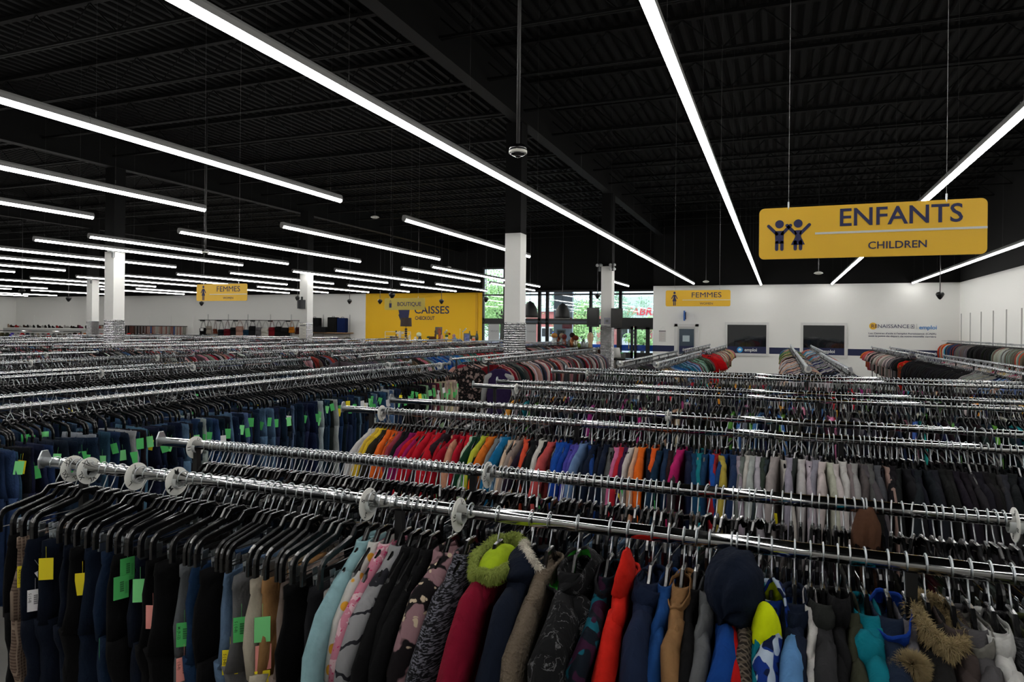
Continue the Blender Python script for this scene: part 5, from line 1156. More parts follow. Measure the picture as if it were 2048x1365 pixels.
GRJ = cloth((84, 82, 84))
o = jacket(0.378, GRJ, 'grey padded jacket left of the white one', 37, t=0.030, sr=0.045)
hood_obj(o, (0.0, -0.04, -0.125), (0.034, 0.085, 0.045), cloth((120, 118, 112)), cloth((150, 148, 142)), (-0.3, -0.1, 0.9), 0.3, 19)
o = jacket(0.414, cloth((206, 206, 202)), 'white jacket near the right edge of the front rail', 38, t=0.026, sr=0.04)
hood_obj(o, (0.0, -0.03, -0.12), (0.028, 0.085, 0.05), cloth((206, 206, 202)), cloth((190, 190, 186)), (-0.2, 0.1, 0.9), 0.35, 20)
o = jacket(0.452, pattern('dark_knit', 'tweed', (30, 30, 32), (74, 74, 76), None, 20), 'dark herringbone knit jacket right of the white one', 39, t=0.026, sr=0.04)
o = jacket(0.49, cloth((70, 76, 46)), 'olive green jacket at the right edge of the front rail', 40, t=0.03, sr=0.042)
o = jacket(0.54, cloth((30, 34, 44)), 'dark jacket beyond the olive one at the right edge', 41, t=0.03, sr=0.042)
# the brown pointed hood sticking up behind, on the second rail
o = top_obj(0.235, cloth((92, 62, 46)), 'brown jacket with a tall pointed hood on the second rail, above the olive jacket', 'jacket', 0.13, 0.5, 0.02, 42, 'long', 0.03, 0, y=2.20, name='jacket')
hood_obj(o, (0.0, -0.02, -0.10), (0.040, 0.05, 0.105), cloth((92, 62, 46)), None, (0, 0.8, 0.2), 0.55, 21)
o = top_obj(-0.665, pattern('black_spots', 'dots', (18, 18, 20), (190, 190, 190), None, 16), 'black jacket with white spots on the second rail, behind the green fur hood', 'jacket', 0.14, 0.5, 0.034, 43, 'long', 0.04, 0, y=2.16, name='jacket')

# ================================================================== GARMENTS SHOWN FRONT-ON AT RACK ENDS
def facing(x, y, z, m, label, hw, L, t, seed, sleeve, yaw, cat='top'):
    o = garment_mb('shirt', hw, L, t, seed, n=30, sleeve=sleeve, A=0.006, sr=0.05 if sleeve == 'long' else 0.075, steps=10).build('shirt', m, None, smooth=True, loc=(x, y, z)); o.rotation_euler = (0, 0, yaw); tag(o, label, cat)
    put_hanger(x, y, z, yaw, 'topb', 'black hanger of the ' + label.split(',')[0], 'hangers of the front-facing tops'); return o
FA = PI / 2
o = facing(-4.46, 9.66, 1.70, pattern('small_floral', 'floral', (20, 18, 20), (150, 130, 124), (120, 96, 92), 17), 'black long-sleeved floral blouse facing the aisle, left of the purple raglan top', 0.22, 0.80, 0.03, 60, 'long', FA)
o = facing(-3.93, 9.60, 1.68, cloth((50, 36, 74)), 'purple and grey raglan top facing the aisle at the rack end', 0.20, 0.80, 0.03, 61, None, FA)
for s in (-1, 1): MB().tube([(0, s * 0.10, -0.175), (0, s * 0.19, -0.235), (0, s * 0.25, -0.45), (0, s * 0.27, -0.72)], [0.03, 0.036, 0.03, 0.024], 12, flat=1.5).build('sleeve', cloth((168, 168, 168)), o, smooth=True)
o = facing(-1.53, 16.75, 1.66, cloth((206, 14, 22)), 'plain red t-shirt facing forward at the rack gap, right of the blue ones', 0.23, 0.72, 0.03, 62, 'short', FA, 't-shirt')
o = facing(2.72, 17.5, 1.66, pattern('red_paisley', 'floral', (196, 34, 22), (120, 60, 40), (190, 120, 60), 5), 'red patterned top facing forward between the two right racks', 0.25, 0.85, 0.03, 63, None, FA, 'top')
o = facing(-7.05, 9.6, 1.62, cloth((92, 92, 96)), 'grey hoodie facing the cross aisle on the second middle rack', 0.23, 0.8, 0.03, 64, 'long', FA, 'top')

for (fx, fy, c, lb, w_) in ((-4.16, 3.83, (66, 92, 122), 'mid blue jeans facing the aisle near the 11 disc', 0.185), (-4.17, 5.05, (22, 30, 50), 'dark navy jeans facing the aisle with a mint tag', 0.175), (-4.16, 6.52, (58, 84, 112), 'light blue jeans facing the aisle before the black trousers', 0.18)):
    o = pants_mb(w_, 1.05, 0.03, int(fy * 10), n=30, A=0.005, steps=10, waist=-0.222).build('jeans', denim(c), None, smooth=True, loc=(fx, fy, 1.7)); o.rotation_euler = (0, 0, math.radians(168)); tag(o, lb, 'jeans')
    mb = MB()
    for s_ in (-1, 1): mb.tube([(-0.034, s_ * 0.16, -0.262), (-0.038, s_ * 0.125, -0.305), (-0.040, s_ * 0.075, -0.315), (-0.034, s_ * 0.055, -0.258)], 0.0022, 5)
    mb.tube([(-0.036, 0, -0.26), (-0.042, 0, -0.36)], 0.0018, 5); mb.build('pocket_seams', denim(tuple(int(v * 0.6) for v in c)), o)
    MB().ball((-0.026, 0, -0.24), (0.005, 0.009, 0.009), 10, 6).build('button', WIRE, o); put_tag(o, -0.13, -0.33, 'mint' if fy == 5.05 else 'green' if fy < 4 else 'yellow', side=-1, x=0.045, s=1.3)
    put_hanger(fx, fy, 1.7, math.radians(168), 'pants', 'black clip hanger of the ' + lb.replace(' with a mint tag', ''), 'hangers of the front-facing jeans')
# ================================================================== REALISE THE RAILS
def dist(d): return math.hypot(d['p'][0], d['p'][1])
HANG.sort(key=dist); GARM.sort(key=dist)
nh_front = sum(1 for o in bpy.data.objects if o.name.startswith('clothes_hanger'))
N_IND = max(0, 300 - nh_front)
WHERE = {}
for i, d in enumerate(HANG[:N_IND]):
    o = put_hanger(*d['p'], d['yaw'], d['kind'], d['label'], 'hangers on the ' + d['group'], clips=dist(d) < 3.2)
def realise(kinds, cap, name, cat):
    n = 0; rest = []
    for d in GARM:
        if d['kind'] not in kinds: continue
        if not d['individual'] or n >= cap: rest.append(d); continue
        n += 1; me = T[d['kind']][random.randrange(len(T[d['kind']]))]
        o = bpy.data.objects.new(name, me); COL.objects.link(o); o.location = d['p']; o.rotation_euler = (random.gauss(0, 0.02), random.gauss(0, 0.03), d['yaw'] + (PI if random.random() < 0.5 else 0))
        s = random.uniform(0.93, 1.06); o.scale = (random.uniform(0.9, 1.15), s, s)
        m = denim(d['col']) if d['kind'] in ('jeans', 'trousers') and d['col'][2] > d['col'][0] + 8 else cloth(d['col'])
        o.material_slots[0].link = 'OBJECT'; o.material_slots[0].material = m
        o['label'] = d['label']; o['category'] = cat; o['group'] = d['group']
        if d['tag']:
            flip = -1 if abs(((o.rotation_euler[2] - d['yaw']) + PI) % (2 * PI) - PI) > 1 else 1
            yaxis = {'jeans': -0.185, 'trousers': -0.175, 'sweater': -0.27}.get(d['kind'], -0.24)
            if abs(math.cos(d['yaw'])) < 0.5 and d['p'][0] > 0: yaxis = -yaxis
            tg = bpy.data.objects.new('price_tag', TAGM); COL.objects.link(tg); tg.parent = o; tg.location = (0.02 * flip, yaxis * flip, -0.30 + random.uniform(-0.05, 0.04))
            tg.rotation_euler = (random.uniform(-0.3, 0.3), 0, random.uniform(0.3, 1.4)); tg.scale = (1.3, 1.3, 1.3)
            tg.material_slots[0].link = 'OBJECT'; tg.material_slots[0].material = TAGC[d['tag']]
    return rest
rest = []
rest += realise(('jeans',), 300, 'jeans', 'jeans')
rest += realise(('trousers',), 300, 'trousers', 'trousers')
rest += realise(('sweater',), 300, 'sweater', 'sweater')
rest += realise(('shirt',), 290, 'blouse', 'top')  # general long-sleeved shirts and tops of the racks, not blouses in particular
rest += realise(('tee',), 290, 't_shirt', 't-shirt')

# ---- everything beyond: merged stuff
def arr(mb):
    v = np.array(mb.v); lt = np.array([len(f) for f in mb.f]); lv = np.array([i for f in mb.f for i in f]); return v, lt, lv
def merge(name, parts, mats, smooth=True, colors=False):
    """parts: list of (template arrays, material index, positions, yaw, scale(3), colour)"""
    V = []; LT = []; LV = []; MI = []; CO = []; off = 0
    for (v, lt, lv), mi, p, yaw, sc, c in parts:
        w = v * np.array(sc); cs, sn = math.cos(yaw), math.sin(yaw)
        V.append(np.stack([w[:, 0] * cs - w[:, 1] * sn + p[0], w[:, 0] * sn + w[:, 1] * cs + p[1], w[:, 2] + p[2]], 1))
        LT.append(lt); LV.append(lv + off); MI.append(np.full(len(lt), mi)); off += len(v)
        if colors: CO.append(np.tile(np.array(c), (len(v), 1)))
    V = np.concatenate(V); LT = np.concatenate(LT); LV = np.concatenate(LV); MI = np.concatenate(MI)
    me = bpy.data.meshes.new(name); me.vertices.add(len(V)); me.vertices.foreach_set('co', V.ravel())
    me.loops.add(len(LV)); me.loops.foreach_set('vertex_index', LV.astype(np.int32)); me.polygons.add(len(LT))
    st = np.concatenate([[0], np.cumsum(LT)[:-1]]); me.polygons.foreach_set('loop_start', st.astype(np.int32)); me.polygons.foreach_set('loop_total', LT.astype(np.int32))
    for m in mats: me.materials.append(m)
    me.polygons.foreach_set('material_index', MI.astype(np.int32)); me.polygons.foreach_set('use_smooth', [smooth] * len(LT))
    me.update(calc_edges=True)
    if colors:
        a = me.attributes.new('col', 'FLOAT_COLOR', 'POINT'); a.data.foreach_set('color', np.concatenate(CO).ravel())
    me.validate(); o = bpy.data.objects.new(name, me); COL.objects.link(o); return o
def low_body(kind):
    return body_mb(0.185, 2) if kind == 'pants' else body_top_mb(0.16)
AH = arr(hook_mb(6, 4, 0.0026)); AB = {'top': arr(low_body('top')), 'pants': arr(low_body('pants'))}; AB['topb'] = AB['top']
near_h = arr(hook_mb(8, 5, 0.002))
parts = []
for d in HANG[N_IND:]:
    s = 1.0; near = dist(d) < 7
    if proj(*d['p']) is None: continue
    parts.append((near_h if near else AH, 0, d['p'], d['yaw'] + random.gauss(0, 0.30), (random.choice((-1, 1)), random.choice((-1, 1)), 1), None))
    parts.append((AB[d['kind']], 1, d['p'], d['yaw'] + random.gauss(0, 0.10), (1, random.uniform(0.85, 1.05), 1), None))
tag(merge('clothes_hangers', parts, [WIRE, BLKP]), 'dense rows of black hangers with metal hooks on the more distant racks', 'hanger', kind='stuff')
AT = {'sweater': [arr(garment_mb('s', 0.15, 0.5, 0.016, i, n=10, steps=2, A=0.004, sr=0.04)) for i in range(3)],
      'shirt': [arr(garment_mb('s', 0.20, 0.70, 0.022, i, n=10, steps=2, A=0.006, sr=0.046)) for i in range(3)],
      'tee': [arr(garment_mb('s', 0.20, 0.66, 0.020, i, n=10, steps=2, A=0.006, sleeve='short', sr=0.055)) for i in range(3)],
      'jeans': [arr(pants_mb(0.18, 1.0, 0.022, i, n=10, steps=2, waist=-0.22)) for i in range(3)]}
AT['trousers'] = AT['jeans']; ATAG = arr(tag_mb())
CM = attr_mat('mixed_cloth')
for kinds, nm, lb, ct in ((('sweater',), 'childrens_clothes', "packed children's clothes on the farther rails of the children block", 'clothes'), (('shirt', 'tee'), 'tops_on_racks', 'packed tops on the distant and rear rack rails', 'tops'), (('jeans', 'trousers'), 'jeans_on_racks', 'packed jeans and trousers on the rear rails of the left block', 'trousers')):
    parts = []
    for d in rest:
        if d['kind'] not in kinds: continue
        fl = random.choice((-1, 1)); parts.append((random.choice(AT[d['kind']]), 0, d['p'], d['yaw'] + random.gauss(0, 0.06), (fl * random.uniform(0.9, 1.2), fl * random.uniform(0.92, 1.08), random.uniform(0.93, 1.08)), srgb(*dim(d['col'], 0.62))))
        if d['tag']:
            c = {'green': (70, 176, 92), 'mint': (122, 214, 134), 'yellow': (228, 208, 20), 'white': (214, 212, 214), 'pink': (232, 150, 140), 'blue': (130, 190, 214)}[d['tag']]
            yw = d['yaw']; sx = -0.20 if abs(math.cos(yw)) > 0.5 else (-0.19 if d['p'][0] < 0 else 0.19)
            q = (d['p'][0] - math.sin(yw) * sx, d['p'][1] + math.cos(yw) * sx, d['p'][2] - 0.28 + random.uniform(-0.05, 0.05)); parts.append((ATAG, 0, q, yw + random.uniform(0.3, 1.4), (1.3, 1.3, 1.3), srgb(*dim(c, 0.9))))
    if parts: tag(merge(nm, parts, [CM], colors=True), lb, ct, kind='stuff')

# ================================================================== BACK WALL DISPLAYS
# white panels along the back wall
for i in range(9):
    x0 = -53.5 + i * 1.93
    s = empty('wall_panel', (x0 + 0.96, 34.9, 0), 0, 'tall white panel of the perimeter display along the back left wall', 'wall panel', 'white perimeter panels')
    MB().box(-0.955, 0.955, -0.16, -0.02, 0.3, 2.78).build('panel', WHITEP, s)
# long white shelf with small goods
sh = empty('shoe_shelf', (-44.6, 34.2, 0), 0, 'long white shelf of shoes at far left under the white panels', 'shelf')
MB().box(-9.0, 2.5, -0.35, 0.5, 1.78, 1.86).build('shelf_board', WHITEP, sh); MB().box(-9.0, 2.5, -0.36, -0.33, 1.45, 1.80).build('fascia', mat('shelf_grey', (168, 168, 166), 0.6), sh); MB().box(-9, 2.5, -0.2, 0.5, 0.2, 0.3).box(-9, -8.9, -0.2, 0.5, 0.2, 1.8).box(2.4, 2.5, -0.2, 0.5, 0.2, 1.8).build('frame', WHITEP, sh)
SHOEC = [C(26, 24, 24), C(40, 34, 30), C(22, 22, 24), C(150, 40, 40), C(196, 170, 150), C(60, 44, 36), C(190, 186, 180), C(140, 60, 90)]
sm = MB(); sm.ball((0, 0, 0.05), (0.15, 0.06, 0.05), 10, 6); sm.ball((-0.09, 0, 0.09), (0.06, 0.055, 0.07), 8, 5); sm.cbox((0, 0, 0.01), (0.29, 0.10, 0.02)); SHM = sm.mesh('shoe', CL0, True)
for i in range(34):
    o = bpy.data.objects.new('shoe', SHM); COL.objects.link(o); o.location = (-53.2 + i * 0.33, 34.05 + random.uniform(-0.1, 0.1), 1.86); o.rotation_euler = (0, 0, random.uniform(-0.5, 0.5)); o.scale = (1.2, 1.2, random.uniform(1.0, 1.7))
    c = random.choice(SHOEC); o.material_slots[0].link = 'OBJECT'; o.material_slots[0].material = cloth(c); tag(o, 'small %s shoe on the long white shelf at far left' % hname(c), 'shoe', 'shoes on the long white shelf')
# coats under the shelf
fill_n = 0
cr = empty('clothing_rack', (-41.5, 25.6, 0), 0, 'long rail of coats below the white shelf at far left', 'clothing rack')
MB().tube([(-7.5, 0, 1.76), (7.2, 0, 1.76)], 0.02, 8).build('rail', CHROME, cr); MB().box(-7.4, -7.35, -0.02, 0.02, 0, 1.76).box(7.1, 7.15, -0.02, 0.02, 0, 1.76).build('upright', BLKM, cr)
CC = [C(40, 44, 50), C(150, 140, 120), C(90, 90, 90), C(60, 66, 50), C(76, 58, 44), C(80, 74, 50), C(200, 30, 30), C(196, 60, 54), C(214, 150, 140), C(190, 30, 34), C(30, 32, 44), C(26, 34, 60), C(110, 20, 40), C(90, 70, 190), C(70, 50, 44), C(60, 66, 62), C(120, 122, 120), C(150, 150, 148)]
for i in range(32):
    c = CC[i % 18] if i < 18 else random.choice(CC); o = bpy.data.objects.new('coat', random.choice(T['shirt'])); COL.objects.link(o); o.location = (-48.2 + i * 0.42, 25.6, 1.76); o.rotation_euler = (0, 0, random.uniform(0.5, 1.0)); o.scale = (3.0, 1.25, 1.1)
    o.material_slots[0].link = 'OBJECT'; o.material_slots[0].material = cloth(c); tag(o, '%s coat on the long coat rail below the white shelf at far left' % hname(c), 'coat', 'coats below the white shelf')
# low counters / wooden tops in front of the back wall
s = empty('display_table', (-37.0, 30.2, 0), 0, 'long low wooden display table of hats and scarves before the back left wall', 'table')
MB().box(-5.0, 5.5, -0.4, 0.4, 1.40, 1.46).build('table_top', WOOD, s); MB().box(-4.9, 5.4, -0.35, 0.35, 0, 1.40).build('cabinet_body', DWOOD, s)
hm_ = MB(); hm_.lathe([(0.22, 0), (0.21, 0.015), (0.11, 0.02), (0.10, 0.10), (0.05, 0.13), (0.001, 0.13)], n=16); HATM = hm_.mesh('hat', CL0, True)
for i in range(12):
    o = bpy.data.objects.new('hat', HATM); COL.objects.link(o); o.location = (-41.4 + i * 0.46, 30.1, 1.46); o.rotation_euler = (random.uniform(-0.3, 0.3) * 0, 0, 0); c = random.choice([C(60, 40, 30), C(40, 30, 26), C(196, 130, 90), C(190, 40, 40), C(150, 120, 96), C(170, 60, 50), C(28, 28, 28)])
    o.scale = (1.1, 1.1, random.uniform(0.8, 1.6)); o.material_slots[0].link = 'OBJECT'; o.material_slots[0].material = cloth(c); tag(o, '%s hat lying on the long wooden display table' % hname(c), 'hat', 'hats on the display table')
# belts / scarves row
s = empty('accessory_rail', (-39.3, 34.5, 0), 0, 'rail of belts and small hanging accessories on the back left wall', 'clothing rail')
MB().tube([(-6.0, 0, 2.08), (2.9, 0, 2.08)], 0.03, 6).build('rail', BLKM, s)
bl = MB(); bl.box(-0.04, 0.04, -0.02, 0.02, -0.55, 0); bl.box(-0.05, 0.05, -0.03, 0.03, -0.58, -0.5); BELT = bl.mesh('belt', CL0)
for i in range(64):
    pk = i > 38; c = random.choice([C(206, 190, 180), C(190, 150, 140), C(200, 196, 190), C(60, 90, 150), C(170, 110, 100), C(150, 150, 140)]) if pk else random.choice([C(30, 28, 28), C(70, 44, 34), C(24, 24, 26), C(150, 100, 90), C(110, 60, 50), C(140, 130, 130)])
    o = bpy.data.objects.new('belt' if not pk else 'packet', BELT); COL.objects.link(o); o.location = (-45.2 + i * 0.138, 34.45, 2.06); o.scale = (1, 1, random.uniform(0.8, 1.15)); o.material_slots[0].link = 'OBJECT'; o.material_slots[0].material = cloth(c)
    tag(o, '%s %s hanging on the back left accessory rail' % (hname(c), 'packet' if pk else 'belt'), 'packet' if pk else 'belt', 'small items on the accessory rail')
# handbag rail
s = empty('handbag_rail', (-30.2, 34.5, 0), 0, 'black wall rail from which the handbags hang, left of the speaker column', 'clothing rail')
MB().box(-5.2, 3.4, -0.02, 0.02, 2.50, 2.54).build('rail', BLKM, s)
for q in range(7): MB().box(-5.1 + q * 1.38, -5.06 + q * 1.38, 0, 0.4, 2.44, 2.52).build('bracket', BLKM, s)
def bag_mb(w, h, d, drop):
    mb = MB(); loops = []
    for i in range(7):
        q = i / 6; ww = w * (1 - 0.25 * q ** 2) ; dd = d * (1 - 0.55 * q); loops.append(sup(dd / 2, ww / 2, -drop - h + h * q, 14, e=0.6))
    mb.loft([[(p[0], p[1], p[2]) for p in l] for l in loops]); mb.box(-w * 0.36, w * 0.36, -d * 0.52, -d * 0.3, -drop - h * 0.45, -drop - h * 0.05); return mb
def strap_mb(w, drop):
    mb = MB()
    for dy in (-0.03, 0.03): mb.tube([(-w * 0.36, dy, -drop - 0.03), (-w * 0.22, dy, -drop * 0.5), (0, dy, 0), (w * 0.22, dy, -drop * 0.5), (w * 0.36, dy, -drop - 0.03)], 0.009, 5)
    return mb
BG = [(C(18, 18, 20), 'black bag with a white panel, leftmost on the rail'), (C(170, 160, 146), 'pale bag second on the handbag rail'), (C(120, 60, 40), 'slim brown bag on the handbag rail'), (C(24, 30, 34), 'dark bag left of the red backpack'), (C(110, 24, 34), 'red leather backpack on the handbag rail'), (C(22, 22, 24), 'small black bag right of the red backpack'),
      (C(196, 150, 134), 'pale pink tote on the handbag rail'), (C(30, 60, 80), 'blue bag right of the pink tote'), (C(26, 28, 30), 'black backpack on the handbag rail centre'), (C(110, 108, 110), 'grey bag left of the white handbag'), (C(226, 222, 210), 'white handbag with short handles'), (C(130, 24, 34), 'crimson bag right of the white handbag'),
      (C(22, 22, 22), 'round black bag right of the crimson one'), (C(28, 26, 26), 'wide black shoulder bag on the handbag rail'), (C(200, 120, 30), 'mustard orange bag near the right end of the handbag rail'), (C(60, 30, 26), 'dark brown bag at the right end of the handbag rail')]
for i, (c, lb) in enumerate(BG):
    w = (0.5, 0.4, 0.26, 0.46, 0.5, 0.44, 0.56, 0.4, 0.5, 0.44, 0.6, 0.42, 0.48, 0.62, 0.34, 0.4)[i]; w *= 1.2; h = w * random.uniform(0.85, 1.2); dr = random.uniform(0.36, 0.62)
    x = -35.0 + i * 0.505; o = bag_mb(w, h, 0.2, dr).build('handbag', cloth(c), None, smooth=True, loc=(x, 34.5, 2.52)); tag(o, lb, 'handbag', 'handbags on the wall rail'); strap_mb(w, dr).build('strap', cloth(tuple(max(8, int(v * .8)) for v in c)), o)
    if i == 0: MB().box(-0.12, 0.12, -0.13, -0.11, -dr - 0.2, -dr - 0.03).build('panel', WHITEP, o)
o = bag_mb(0.62, 0.72, 0.3, 0.12).build('backpack', cloth((26, 26, 30)), None, smooth=True, loc=(-26.6, 34.42, 2.45)); tag(o, 'large black backpack hanging at the right end of the handbag rail beside the column', 'backpack'); strap_mb(0.5, 0.12).build('strap', BLKM, o)
# luggage shelves
s = empty('luggage_shelf', (-25.2, 34.4, 0), 0, 'pale wooden wall shelf with suitcases between speaker column and yellow wall', 'shelf')
MB().box(-1.6, 1.5, -0.3, 0.45, 1.78, 1.83).build('shelf_board', WOOD, s); MB().box(-1.6, 1.9, -0.3, 0.45, 1.10, 1.15).build('lower_shelf_board', WOOD, s)
def suitcase(x, y, z, w, h, d, c, lb, rz=0):
    o = empty('suitcase', (x, y, z), rz, lb, 'suitcase', 'luggage on the wall shelf')
    mb = MB(); poly_prism(rrect(-w / 2, w / 2, 0, h, 0.06), -d / 2, d / 2, mb); mb.build('shell', cloth(c), o); MB().tube([(-0.1, 0, h), (-0.08, 0, h + 0.05), (0.08, 0, h + 0.05), (0.1, 0, h)], 0.012, 6).build('handle', BLKM, o)
    MB().box(-w * 0.35, w * 0.35, -d / 2 - 0.02, -d / 2, h * 0.15, h * 0.55).build('front_pocket', cloth(c), o)
suitcase(-26.1, 34.3, 1.83, 0.8, 0.86, 0.3, C(22, 22, 24), 'large black suitcase upright at the left of the luggage shelf')
suitcase(-25.55, 34.1, 1.83, 0.95, 0.32, 0.4, C(34, 34, 36), 'flat dark suitcase lying between the upright ones')
suitcase(-24.75, 34.3, 1.83, 0.62, 0.90, 0.3, C(26, 26, 26), 'tall black suitcase left of the blue one')
suitcase(-24.1, 34.3, 1.83, 0.56, 0.86, 0.3, C(20, 38, 84), 'dark blue suitcase at the right of the luggage shelf')
for i, (c, w, lb) in enumerate([(C(24, 26, 34), 0.4, 'dark travel bag left on the lower luggage shelf'), (C(20, 20, 22), 0.3, 'small black bag on the lower luggage shelf'), (C(150, 124, 84), 0.34, 'tan bag on the lower luggage shelf'), (C(34, 30, 28), 0.5, 'brown-black bag on the lower luggage shelf'), (C(60, 60, 120), 0.36, 'blue bag on the lower luggage shelf'), (C(140, 50, 60), 0.3, 'red and blue bag on the lower luggage shelf'), (C(60, 60, 64), 0.4, 'grey bag on the lower luggage shelf'), (C(120, 104, 30), 0.4, 'olive yellow box at the right end of the lower luggage shelf')]):
    suitcase(-26.4 + i * 0.45, 34.2, 1.15, w, random.uniform(0.26, 0.42), 0.3, c, lb)
# ---- decor display before the yellow wall
def lathe_obj(name, prof, m, loc, label, cat, n=18, group=None, smooth=True):
    o = MB().lathe(prof, n=n).build(name, m, None, smooth=smooth, loc=loc); return tag(o, label, cat, group)
ZT = 1.50; YD = 26.5
def px_at(px, Y=YD):
    x = (px - 1024) / FPX; return Y * (x * math.cos(YAW) - math.sin(YAW)) / (x * math.sin(YAW) + math.cos(YAW))
s = empty('display_table', (px_at(800), YD, 0), 0, 'left wooden display table of decor items before the yellow wall', 'table')
a = (px_at(850) - px_at(745)) / 2; MB().box(-a, a, -0.3, 0.3, ZT - 0.06, ZT).build('table_top', WOOD, s)
for q in (-a + 0.05, a - 0.1): MB().box(q, q + 0.05, -0.28, -0.23, 0, ZT - 0.06).box(q, q + 0.05, 0.23, 0.28, 0, ZT - 0.06).build('leg', BLKM, s)
s = empty('display_table', (px_at(908), YD + 0.9, 0), 0, 'right wooden display table of decor items beside the storefront window', 'table')
b = (px_at(958) - px_at(852)) / 2; MB().box(-b, b, -0.3, 0.3, ZT, ZT + 0.05).build('table_top', WOOD, s)
for q in (-b + 0.05, b - 0.1): MB().box(q, q + 0.05, -0.28, -0.23, 0, ZT).box(q, q + 0.05, 0.23, 0.28, 0, ZT).build('leg', WIRE, s)
s = empty('tubular_stand', (px_at(791), YD + 0.2, ZT), 0, 'white tubular frame standing on the decor table around the tall lamp', 'frame')
mb = MB(); w = (px_at(817) - px_at(766)) / 2
for q in (-w, w): mb.tube([(q, 0, 0), (q, 0, 0.48)], 0.015, 6)
for z in (0.28, 0.48): mb.tube([(-w, 0, z), (w, 0, z)], 0.015, 6)
mb.build('tubes', mat('tube_cream', (206, 200, 180), 0.5), s)
L_ = empty('table_lamp', (px_at(812), YD, ZT), 0, 'tall lamp with dark drum shade and stacked bead stem before the CAISSES sign', 'lamp')
mb = MB()
for q in range(5): mb.ball((0, 0, 0.22 + q * 0.095), (0.062, 0.062, 0.045), 12, 8)
mb.tube([(0, 0, 0.02), (0, 0, 0.75)], 0.015, 6); mb.lathe([(0.10, 0), (0.09, 0.03), (0.03, 0.05), (0.03, 0.14)], n=14); mb.build('stem', mat('lamp_brown', (38, 26, 22), 0.3), L_, smooth=True)
MB().lathe([(0.25, 0.72), (0.235, 1.10), (0.225, 1.10), (0.24, 0.72)], n=28).build('lamp_shade', mat('shade_brown', (50, 38, 32), 0.8, var=0.2, vscale=40), L_); MB().tube([(0, 0, 1.05), (0, 0, 1.2)], 0.015, 6).build('finial', BLKM, L_)
BRN = mat('vase_brown', (74, 56, 40), 0.5); IV = mat('ceramic_ivory', (196, 186, 166), 0.35); BLKG = mat('ceramic_black', (14, 14, 16), 0.25)
z0 = ZT
o = MB().ball((0.06, 0, 0.04), (0.10, 0.05, 0.04), 10, 6).lathe([(0.05, 0.03), (0.055, 0.14), (0.07, 0.28), (0.001, 0.28)], n=12).build('boot', BLKG, None, True, (px_at(785), YD - 0.1, z0)); tag(o, 'black ankle boot at the left end of the decor table', 'boot')
lathe_obj('candlestick', [(0.05, 0), (0.02, 0.05), (0.03, 0.2), (0.015, 0.4), (0.03, 0.5), (0.001, 0.56)], BLKG, (px_at(790), YD + 0.1, z0), 'dark thin figurine standing behind the boot', 'figurine')
lathe_obj('vase', [(0.07, 0), (0.055, 0.12), (0.08, 0.27), (0.07, 0.27), (0.04, 0.1)], BRN, (px_at(791.5), YD - 0.15, z0), 'first brown vase right of the black boot', 'vase')
lathe_obj('vase', [(0.06, 0), (0.05, 0.12), (0.07, 0.27), (0.06, 0.27), (0.04, 0.1)], BRN, (px_at(797), YD - 0.15, z0), 'second brown vase beside the ivory figurine', 'vase')
for pxx, hh, lb, r in ((801, 0.52, 'tall ivory winged figurine on the decor table', 0.08), (812, 0.24, 'short ivory vase under the tall lamp', 0.08), (820, 0.36, 'ivory bottle-shaped statue right of the tall lamp', 0.06), (832, 0.28, 'ivory cup-shaped vase left of the flower ball', 0.09)):
    o = lathe_obj('figurine' if 'figur' in lb else 'vase', [(r, 0), (r * 1.1, hh * 0.15), (r * 0.6, hh * 0.45), (r * 0.9, hh * 0.65), (r * 0.5, hh * 0.8), (r * 0.55, hh * 0.95), (0.001, hh)], IV, (px_at(pxx), YD - 0.05, z0), lb, 'figurine' if 'figur' in lb else 'vase')
    if 'winged' in lb: MB().ball((-0.12, 0, 0.42), (0.09, 0.02, 0.05), 10, 6).ball((0.12, 0, 0.42), (0.09, 0.02, 0.05), 10, 6).build('wings', IV, o, True)
o = lathe_obj('vase', [(0.09, 0), (0.11, 0.12), (0.06, 0.24), (0.05, 0.30), (0.001, 0.30)], BLKG, (px_at(841), YD - 0.05, z0), 'black vase holding the white flower ball', 'vase')
o = MB().ball((0, 0, 0), 0.11, 18, 12).build('flower_ball', mat('hydrangea', (206, 212, 176), 0.9, bump=1.0, bscale=60), None, True, (px_at(839), YD - 0.05, z0 + 0.37)); tag(o, 'pale green-white flower ball in the black vase', 'flower')
z1 = ZT + 0.05; Y2 = YD + 0.9
def p2(px): return px_at(px, Y2)
o = empty('bonsai', (p2(858), Y2, z1), 0, 'tiny green bonsai at the left end of the right decor table', 'plant'); MB().ball((0, 0, 0.20), (0.11, 0.08, 0.05), 10, 6).build('foliage', mat('leaf_dark', (50, 90, 50), 0.8), o, True); MB().tube([(0, 0, 0.03), (0.02, 0, 0.18)], 0.015, 5).build('stem', BRN, o); MB().cbox((0, 0, 0.02), (0.14, 0.1, 0.05)).build('pot', BLKG, o)
o = bag_mb(0.34, 0.24, 0.16, -0.24).build('handbag', cloth((110, 72, 44)), None, True, (p2(867), Y2 - 0.1, z1)); tag(o, 'brown leather bag on the right decor table', 'handbag')
o = lathe_obj('statue', [(0.05, 0), (0.06, 0.1), (0.04, 0.2), (0.05, 0.3), (0.03, 0.38), (0.05, 0.45), (0.02, 0.52), (0.001, 0.55)], BRN, (p2(870), Y2 + 0.05, z1), 'dark carved wooden bust in front of the small grey picture', 'statue')
